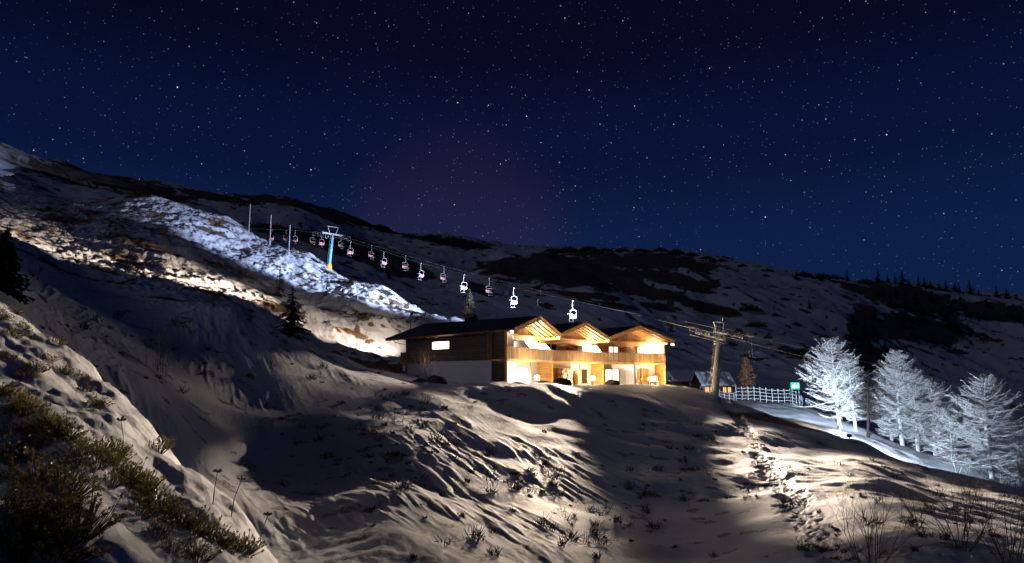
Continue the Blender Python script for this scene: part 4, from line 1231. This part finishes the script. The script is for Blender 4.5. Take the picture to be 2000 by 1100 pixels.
for i, (px, py, sc) in enumerate(sites):
    b = hit(px, py, 2.2, 40); o = roses[i % 3] if i < 3 else copy_tree(roses[i % 3])
    sc *= .62 if i > 9 else .72
    o.location = b - Z * .05; o.rotation_euler = (rnd.uniform(-.15, .15), rnd.uniform(-.25, .05), rnd.uniform(0, 6.28)); o.scale = (sc, sc, sc * rnd.uniform(.8, 1.1))
# dried flower stalks
for i, (px, py, h, dx) in enumerate(((415, 985, .40, .04), (450, 1008, .46, .12), (240, 880, .35, -.05), (505, 1070, .4, .1))):
    b = hit(px, py, 6, 40)
    o = thing('dried_flower_stalk', 'thin dried flower stalk standing in the snow by the near shrubs', 'plant', tuple(b), 'dried stalks by the near shrubs')
    r = random.Random(100 + i); top = b + Vector((dx, 0, h))
    MB().tube([b - Z * .1, b + Vector((dx * .3, .01, h * .5)), top], [.006, .005, .004], 5).build('stem', PALETW, o)
    m = MB()
    for k in range(14):
        d = rv(r, 1); d.z = abs(d.z) * .6 + .1; m.tube([top, top + d.normalized() * .06], [.004, .010], 4)
    m.build('seed_head', TWIG, o)

# heather and dry twigs poking through the snow across the middle slope: nobody could count them
def heather():
    r = random.Random(7); segs = []
    def tuft(b, s, n_):
        for _ in range(n_):
            d = Vector((r.uniform(-1, 1), r.uniform(-1, 1), r.uniform(.5, 1.6))).normalized() * s * r.uniform(.4, 1)
            p = b + Vector((r.uniform(-.5, .5) * s, r.uniform(-.5, .5) * s, -.05))
            q = p + d * .6; e = q + (d + rv(r, s * .5)) * .5
            segs.append((*p, *q, .011, .009)); segs.append((*q, *e, .012, .005))
            for _ in range(2):
                e2 = q + rv(r, .5 * s) + Vector((0, 0, .1 * s)); segs.append((*q, *e2, .010, .005))
    n = 0
    cand = []
    for _ in range(330):
        zone = r.random()
        if zone < .55:
            t = r.random(); px = 640 + 560 * t + r.gauss(0, 110); py = 790 + 270 * t + r.gauss(0, 60)
        elif zone < .72: px = r.uniform(1250, 1480); py = r.uniform(830, 1000)
        elif zone < .9: px = r.uniform(1480, 1950); py = r.uniform(860, 1080)
        else: px = r.uniform(120, 560); py = r.uniform(600, 760)
        cand.append((px, py))
    for px, py in cand:
        if not (0 < px < 2000 and 590 < py < 1098): continue
        b = hit(px, py, 15, 140)
        tuft(b, r.choice((.10, .14, .18, .26, .36)) * r.uniform(.7, 1.2) * (1 + b.y / 90), r.randint(6, 22))
    for a, c in zip(TW[:-1], TW[1:]):              # beside the trodden track
        for _ in range(9):
            f = r.random(); x = a[0] + (c[0] - a[0]) * f + r.gauss(0, .3); y = a[1] + (c[1] - a[1]) * f + r.gauss(0, .2)
            tuft(Vector((x, y, ground(x, y))), r.uniform(.08, .2), 10)
    o = segs_mesh('dry_heather', segs, DBARK, None, 'stuff')
    tag(o, 'dry dark heather twigs poking through the snow of the middle slope', 'heather', kind='stuff')
heather()

# ------------------------------------------------------------------ terrace, huts and small things beside the lodge
SNOWC = mat('roof_snow', (.82, .84, .88), .7, bump=.3, bscale=3)
HUTW = wood('hut_brown_boards', (.22, .12, .06), (3, 3, 8))
HUTLIT = mat('hut_lit_window', (.8, .5, .2), .4, emit=(1, .50, .14), estr=1.6)
FENCE = mat('frosted_fence_wood', (.52, .54, .56), .8, noise=.2)
def gz(v): return Vector((v.x, v.y, ground(v.x, v.y)))
def hut(name, label, c, w, dp, wall, rise, rz, windows, dormer=False):
    c = Vector(c); r = thing(name, label, 'hut', tuple(c))
    R_ = Matrix.Rotation(rz, 3, 'Z')
    P = lambda x, y, z: c + R_ @ Vector((x, y, z))
    MB().slab([P(-w / 2, -dp / 2, -.8), P(w / 2, -dp / 2, -.8), P(w / 2, dp / 2, -.8), P(-w / 2, dp / 2, -.8)], Z * (wall + .8)).build('wall', HUTW, r)
    for s in (-1, 1):
        MB().slab([P(s * w / 2, -dp / 2, wall), P(s * w / 2, dp / 2, wall), P(s * w / 2, 0, wall + rise)], R_ @ Vector((-s * .12, 0, 0))).build('gable', HUTW, r)
        o = .5
        a, b, d_, e = P(-w / 2 - o, s * (dp / 2 + o), wall - rise * o / (dp / 2)), P(w / 2 + o, s * (dp / 2 + o), wall - rise * o / (dp / 2)), P(w / 2 + o, 0, wall + rise), P(-w / 2 - o, 0, wall + rise)
        rf = MB().slab([a, b, d_, e], Z * .14).build('roof', HUTW, r)
        m = MB(); n = 14; rr = random.Random(int(w * 10))
        for i in range(n):                            # uneven quilt of snow on the roof
            f0, f1 = i / n, (i + 1) / n; h = rr.uniform(.20, .34)
            m.slab([a.lerp(b, f0) + Z * .15, a.lerp(b, f1) + Z * .15, e.lerp(d_, f1) + Z * .15, e.lerp(d_, f0) + Z * .15], Z * h)
        m.build('roof_snow', SNOWC, rf)
    for x0, x1, z0, z1 in windows:
        f = MB(); y = -dp / 2 - .03
        for zz in (z0, z1): f.beam(P(x0, y, zz), P(x1, y, zz), .08, .08)
        for xx in (x0, (x0 + x1) / 2, x1): f.beam(P(xx, y, z0), P(xx, y, z1), .08, .08)
        fo = f.build('window', HUTW, r)
        MB().slab([P(x0, y + .02, z0), P(x1, y + .02, z0), P(x1, y + .02, z1), P(x0, y + .02, z1)], R_ @ Vector((0, -.01, 0))).build('pane', HUTLIT, fo)
    if dormer:
        y0 = -dp / 2 - .35; x = dormer
        MB().slab([P(x - .8, y0, wall - .1), P(x + .8, y0, wall - .1), P(x, y0, wall + 1.35)], R_ @ Vector((0, 1.2, 0))).build('dormer', HUTW, r)
        for s in (-1, 1):
            MB().slab([P(x + s * 1.0, y0 - .15, wall - .15), P(x, y0 - .15, wall + 1.5), P(x, y0 + 1.6, wall + 1.5), P(x + s * 1.0, y0 + 1.6, wall - .15)], Z * .26).build('dormer_snow', SNOWC, r)
    return r
hb = gz(at(1392, 772, 116)); hut('snow_covered_hut', 'small hut with orange lit windows and snowy dormer roof behind the pylon', hb + Z * .1, 5.0, 4.2, 1.75, 1.7, .12,
    [(-2.2, -1.5, .45, 1.35), (-1.3, -.7, .45, 1.35), (-.4, .2, .45, 1.35), (.9, 1.5, .45, 1.35), (1.7, 2.3, .45, 1.35)], dormer=-1.1)
hb = gz(at(1352, 765, 126)); hut('snow_covered_hut', 'long low hut with snow quilted roof between the lodge and the pylon', hb + Z * .1, 9.0, 5.0, 2.1, 1.4, -.1, [])
# stacked logs / rail by the lodge corner
def fence(name, label, pts, h, rails, post_w=.10, snow=True, mm=FENCE):
    base = pts[0]; r = thing(name, label, 'fence', tuple(base))
    for p in pts:
        po = MB().beam(p - Z * .4, p + Z * h, post_w, post_w).build('post', mm, r)
        if snow: MB().sphere(p + Z * (h + .04), post_w * .9, 8, 5).build('snow_cap', SNOWC, po, True)
    for a, b in zip(pts[:-1], pts[1:]):
        for k in range(rails):
            z = h * (k + .7) / rails
            MB().beam(a + Z * z, b + Z * z, .06, .09).build('rail', mm, r)
    return r
def row(px0, px1, n, d0, d1): return [gz(on_ground(px0 + (px1 - px0) * i / (n - 1), d0 + (d1 - d0) * i / (n - 1))) for i in range(n)]
fence('terrace_fence', 'frosted terrace fence with four rails beside the green sign', row(1438, 1556, 11, 103, 105), 2.0, 4, .12)
fence('terrace_fence', 'low frosted rail fence between the hut and the terrace', row(1368, 1434, 8, 100, 102), 1.15, 3)
fence('terrace_fence', 'brown wooden rail fence at the lodge corner', row(1304, 1340, 6, 93, 96), 1.35, 4, .10, True, HUTW)
# green lit sign
sp = gz(on_ground(1555, 103.5))
sg = thing('ski_sign', 'small green glowing board at the end of the terrace fence', 'sign', tuple(sp))
for dx in (-.5, .5): MB().beam(sp + Vector((dx, 0, -.3)), sp + Vector((dx, 0, 3.2)), .09, .09).build('post', FENCE, sg)
MB().box(sp + Vector((0, 0, 2.75)), 1.3, .12, 1.0).build('board', mat('green_lit_board', (.02, .35, .2), .4, emit=(.02, .75, .42), estr=1.0), sg)
fc = bpy.data.curves.new('lettering', 'FONT'); fc.body = 'ski'; fc.size = .95; fc.extrude = .01; fc.align_x = 'CENTER'; fc.align_y = 'CENTER'
fc.materials.append(mat('sign_letter_light', (.9, 1, 1), .4, emit=(.75, 1, .95), estr=2.5))
_tmp = bpy.data.objects.new('lettering_curve', fc); _me = bpy.data.meshes.new_from_object(_tmp); bpy.data.objects.remove(_tmp)
ft = bpy.data.objects.new('lettering', _me); COL.objects.link(ft); ft.parent = sg; ft.location = (0, -.075, 2.75); ft.rotation_euler = (math.pi / 2, 0, 0)
# people on the lit plateau
def person(loc, rz, label, jacket, pose):
    o = thing('person', label, 'person', tuple(loc)); o.rotation_euler = (0, 0, rz)
    V_ = [(0, 0, .95), (0, 0, 1.2), (0, .01, 1.42), (0, .01, 1.54), (0, -.01, 1.68), (-.10, 0, .90), (-.13, .03 * pose, .50), (-.13, -.03, .08), (-.13, -.16, .04),
          (.10, 0, .90), (.14, -.12 * pose, .50), (.14, .04, .08), (.14, -.10, .04), (-.20, .01, 1.40), (-.28, .02, 1.12), (-.26, -.14 * pose, .90), (.20, .01, 1.40), (.30, .0, 1.14), (.24, -.20 * pose, 1.0)]
    E_ = [(0, 1), (1, 2), (2, 3), (3, 4), (0, 5), (5, 6), (6, 7), (7, 8), (0, 9), (9, 10), (10, 11), (11, 12), (2, 13), (13, 14), (14, 15), (2, 16), (16, 17), (17, 18)]
    Rr = [.16, .17, .17, .07, .105, .11, .075, .06, .05, .11, .075, .06, .05, .075, .06, .045, .075, .06, .045]
    me = bpy.data.meshes.new('body'); me.from_pydata(V_, E_, []); me.materials.append(jacket)
    b_ = bpy.data.objects.new('body', me); COL.objects.link(b_); b_.parent = o
    sk = b_.modifiers.new('skin', 'SKIN'); sk.use_smooth_shade = True
    for i, v in enumerate(me.skin_vertices[0].data): v.radius = (Rr[i], Rr[i] * (.8 if i < 3 else 1)); v.use_root = (i == 0)
    sb_ = b_.modifiers.new('sub', 'SUBSURF'); sb_.levels = 1; sb_.render_levels = 1
    m = MB(); m.sphere((0, 0, 1.73), .125, 10, 6, (1, 1.05, .8)); h_ = m.v
    me2 = bpy.data.meshes.new('hat'); me2.from_pydata(m.v, [], m.f); me2.materials.append(STEELD); ho = bpy.data.objects.new('hat', me2); COL.objects.link(ho); ho.parent = o
jk = mat('pale_blue_jacket', (.35, .45, .62), .8); jk2 = mat('grey_jacket', (.25, .27, .33), .8)
person(gz(on_ground(1566, 107)), .3, 'person in pale blue jacket standing on the bright plateau beyond the sign', jk, 1)
person(gz(on_ground(1577, 109)), -.6, 'person in grey jacket standing close behind the pale blue one', jk2, -.6)
person(gz(on_ground(1537, 112)), .9, 'person in grey jacket standing apart beside the terrace end', jk2, .5)
# tall pale poles on the piste crest
for px, pb, ptop, nth in ((486, 455, 399, 'third'), (527, 477, 420, 'second'), (564, 500, 440, 'first')):
    b = hit(px, pb, 100); _u, w_ = uw(px + 1.5, ptop)
    o = thing('piste_pole', nth + ' tall slim pale pole uphill of the teal pylon on the lit piste', 'pole', tuple(b), 'tall poles on the piste crest')
    MB().tube([b - Z * .6, b + Z * (w_ * b.y - b.z)], [.10, .07], 8).build('shaft', WHITEP, o); MB().tube([b - Z * .1, b + Z * .9], .15, 8).build('sleeve', WHITEP, o)
YW = mat('yellow_marker', (.7, .55, .08), .6)
for px in (1015, 1038, 1062):
    b = hit(px, 562, 150); sc = b.y / 250
    o = thing('marker_post', 'yellow and white marker post on the far slope above the lodge', 'post', tuple(b), 'marker posts on the far slope')
    MB().tube([b - Z * .3, b + Z * 1.5 * sc], .14 * sc, 6).build('shaft', YW, o); MB().box(b + Z * 2.4 * sc, .35 * sc, .3 * sc, .6 * sc).build('reflector', WHITEP, o)
    MB().tube([b + Z * 1.5 * sc, b + Z * 2.2 * sc], .05 * sc, 5).build('neck', DBARK, o)
b = hit(718, 540, 100); o = thing('orange_marker', 'small orange marker at the edge of the lit piste', 'marker', tuple(b))
MB().tube([b - Z * .4, b + Z * .5], .06, 6).build('stake', DBARK, o); MB().box(b + Z * .8, .35, .2, .7).build('pad', mat('orange_pad', (.6, .14, .03), .6), o)
# dish antenna on the rear of the roof
b = at(802, 652, 80.2); o = thing('dish_antenna', 'pole with satellite dish at the rear end of the lodge roof', 'antenna', tuple(b))
MB().tube([b - Z * 1.2, at(802, 606, 80.2)], .04, 6).build('pole', STEELD, o)
m = MB(); c = at(800, 624, 80.0); n_ = Vector((.25, -.9, .3)).normalized(); s_ = n_.orthogonal().normalized(); t_ = n_.cross(s_)
ring = [c + (s_ * math.cos(k * .524) + t_ * math.sin(k * .524)) * .36 + n_ * .09 for k in range(12)]
m.add([c] + ring + [c - n_ * .02] + [p - n_ * .02 for p in ring], [(0, 1 + k, 1 + (k + 1) % 12) for k in range(12)] + [(13, 14 + (k + 1) % 12, 14 + k) for k in range(12)] + [(1 + k, 14 + k, 14 + (k + 1) % 12, 1 + (k + 1) % 12) for k in range(12)])
m.build('dish', mat('beige_dish', (.55, .5, .42), .5), o); MB().tube([at(802, 611, 80.2), at(808, 608, 80.2)], .03, 5).build('yagi', STEELD, o)
# firewood stack under the balcony of the middle unit
lo = PT(1, 2.55, -1.05, ZF); fw = thing('firewood_stack', 'neat stack of split firewood with pale ends under the balcony', 'firewood', tuple(lo))
EN = wood('log_end_wood', (.60, .42, .24), (9, 9, 9)); rr = random.Random(3); dfr = FR[1][2]; xfr = FR[1][1]
for j in range(11):
    for i in range(13):
        s_ = .22 * i + (.11 if j % 2 else 0); q = lo + xfr * s_ + Z * (.12 + j * .185) + dfr * rr.uniform(-.04, .05)
        MB().tube([q - dfr * .35, q + dfr * .35], rr.uniform(.085, .112), 7).build('log', EN if rr.random() < .7 else HUTW, fw)
for s_ in (-.16, 2.95): MB().beam(lo + xfr * s_ - Z * .3, lo + xfr * s_ + Z * 2.25, .1, .1).build('stack_post', TRIM, fw)
# closed parasol and bench before the last unit
b = gz(PT(2, FR[2][3] * .55, .5, 0)); o = thing('closed_parasol', 'closed brown parasol before the last gable unit', 'parasol', tuple(b))
MB().tube([b - Z * .2, b + Z * 2.1], .03, 6).build('pole', STEELD, o); MB().tube([b + Z * .75, b + Z * .95, b + Z * 1.7, b + Z * 2.15], [.10, .17, .12, .02], 10).build('canopy', mat('brown_canvas', (.16, .08, .045), .9), o, True)
b = gz(PT(2, FR[2][3] * .70, .9, 0)); o = thing('garden_bench', 'wooden garden bench on the snow before the last gable unit', 'bench', tuple(b)); X3 = FR[2][1]; N3 = FR[2][2]
for k in range(3): MB().beam(b - X3 * .7 + N3 * (k * .13) + Z * .45, b + X3 * .7 + N3 * (k * .13) + Z * .45, .11, .04).build('seat_slat', GOLD, o)
for k in range(3): MB().beam(b - X3 * .7 - N3 * .1 + Z * (.6 + k * .13), b + X3 * .7 - N3 * .1 + Z * (.6 + k * .13), .04, .10).build('back_slat', GOLD, o)
for s in (-.6, .6):
    for t in (-.08, .3): MB().beam(b + X3 * s + N3 * t - Z * .2, b + X3 * s + N3 * t + Z * (.95 if t < 0 else .44), .07, .07).build('leg', TRIM, o)
# rocks on the bank edge
ROCK = mat('dark_rock', (.085, .078, .07), .9, noise=.35, nscale=2.5, bump=.6, bscale=5)
for i, (px, d, r_, lab) in enumerate(((1098, 65, .75, 'rounded dark boulder before the firewood stack'), (1196, 73, .6, 'low dark rock before the door of the last unit'), (852, 60, .8, 'dark rock at the foot of the frosted bush'), (820, 60.5, .55, 'smaller dark rock left of the frosted bush'), (1062, 66, .5, 'low rock beside the first ground lamp'))):
    b = on_ground(px, d); m = MB(); m.sphere((0, 0, 0), r_, 16, 10, (1.25, .9, .8)); rr = random.Random(i + 40)
    arr = np.array(m.v); arr *= (1 + .28 * perlin(arr[:, 0:1] * 2 + i * 5, arr[:, 1:2] * 2 + arr[:, 2:3] * 1.7, i)[:, :1]); m.v = [tuple(Vector(v) + b + Z * r_ * .15) for v in arr]
    tag(m.build('boulder', ROCK, None, True, origin=b), lab, 'rock')
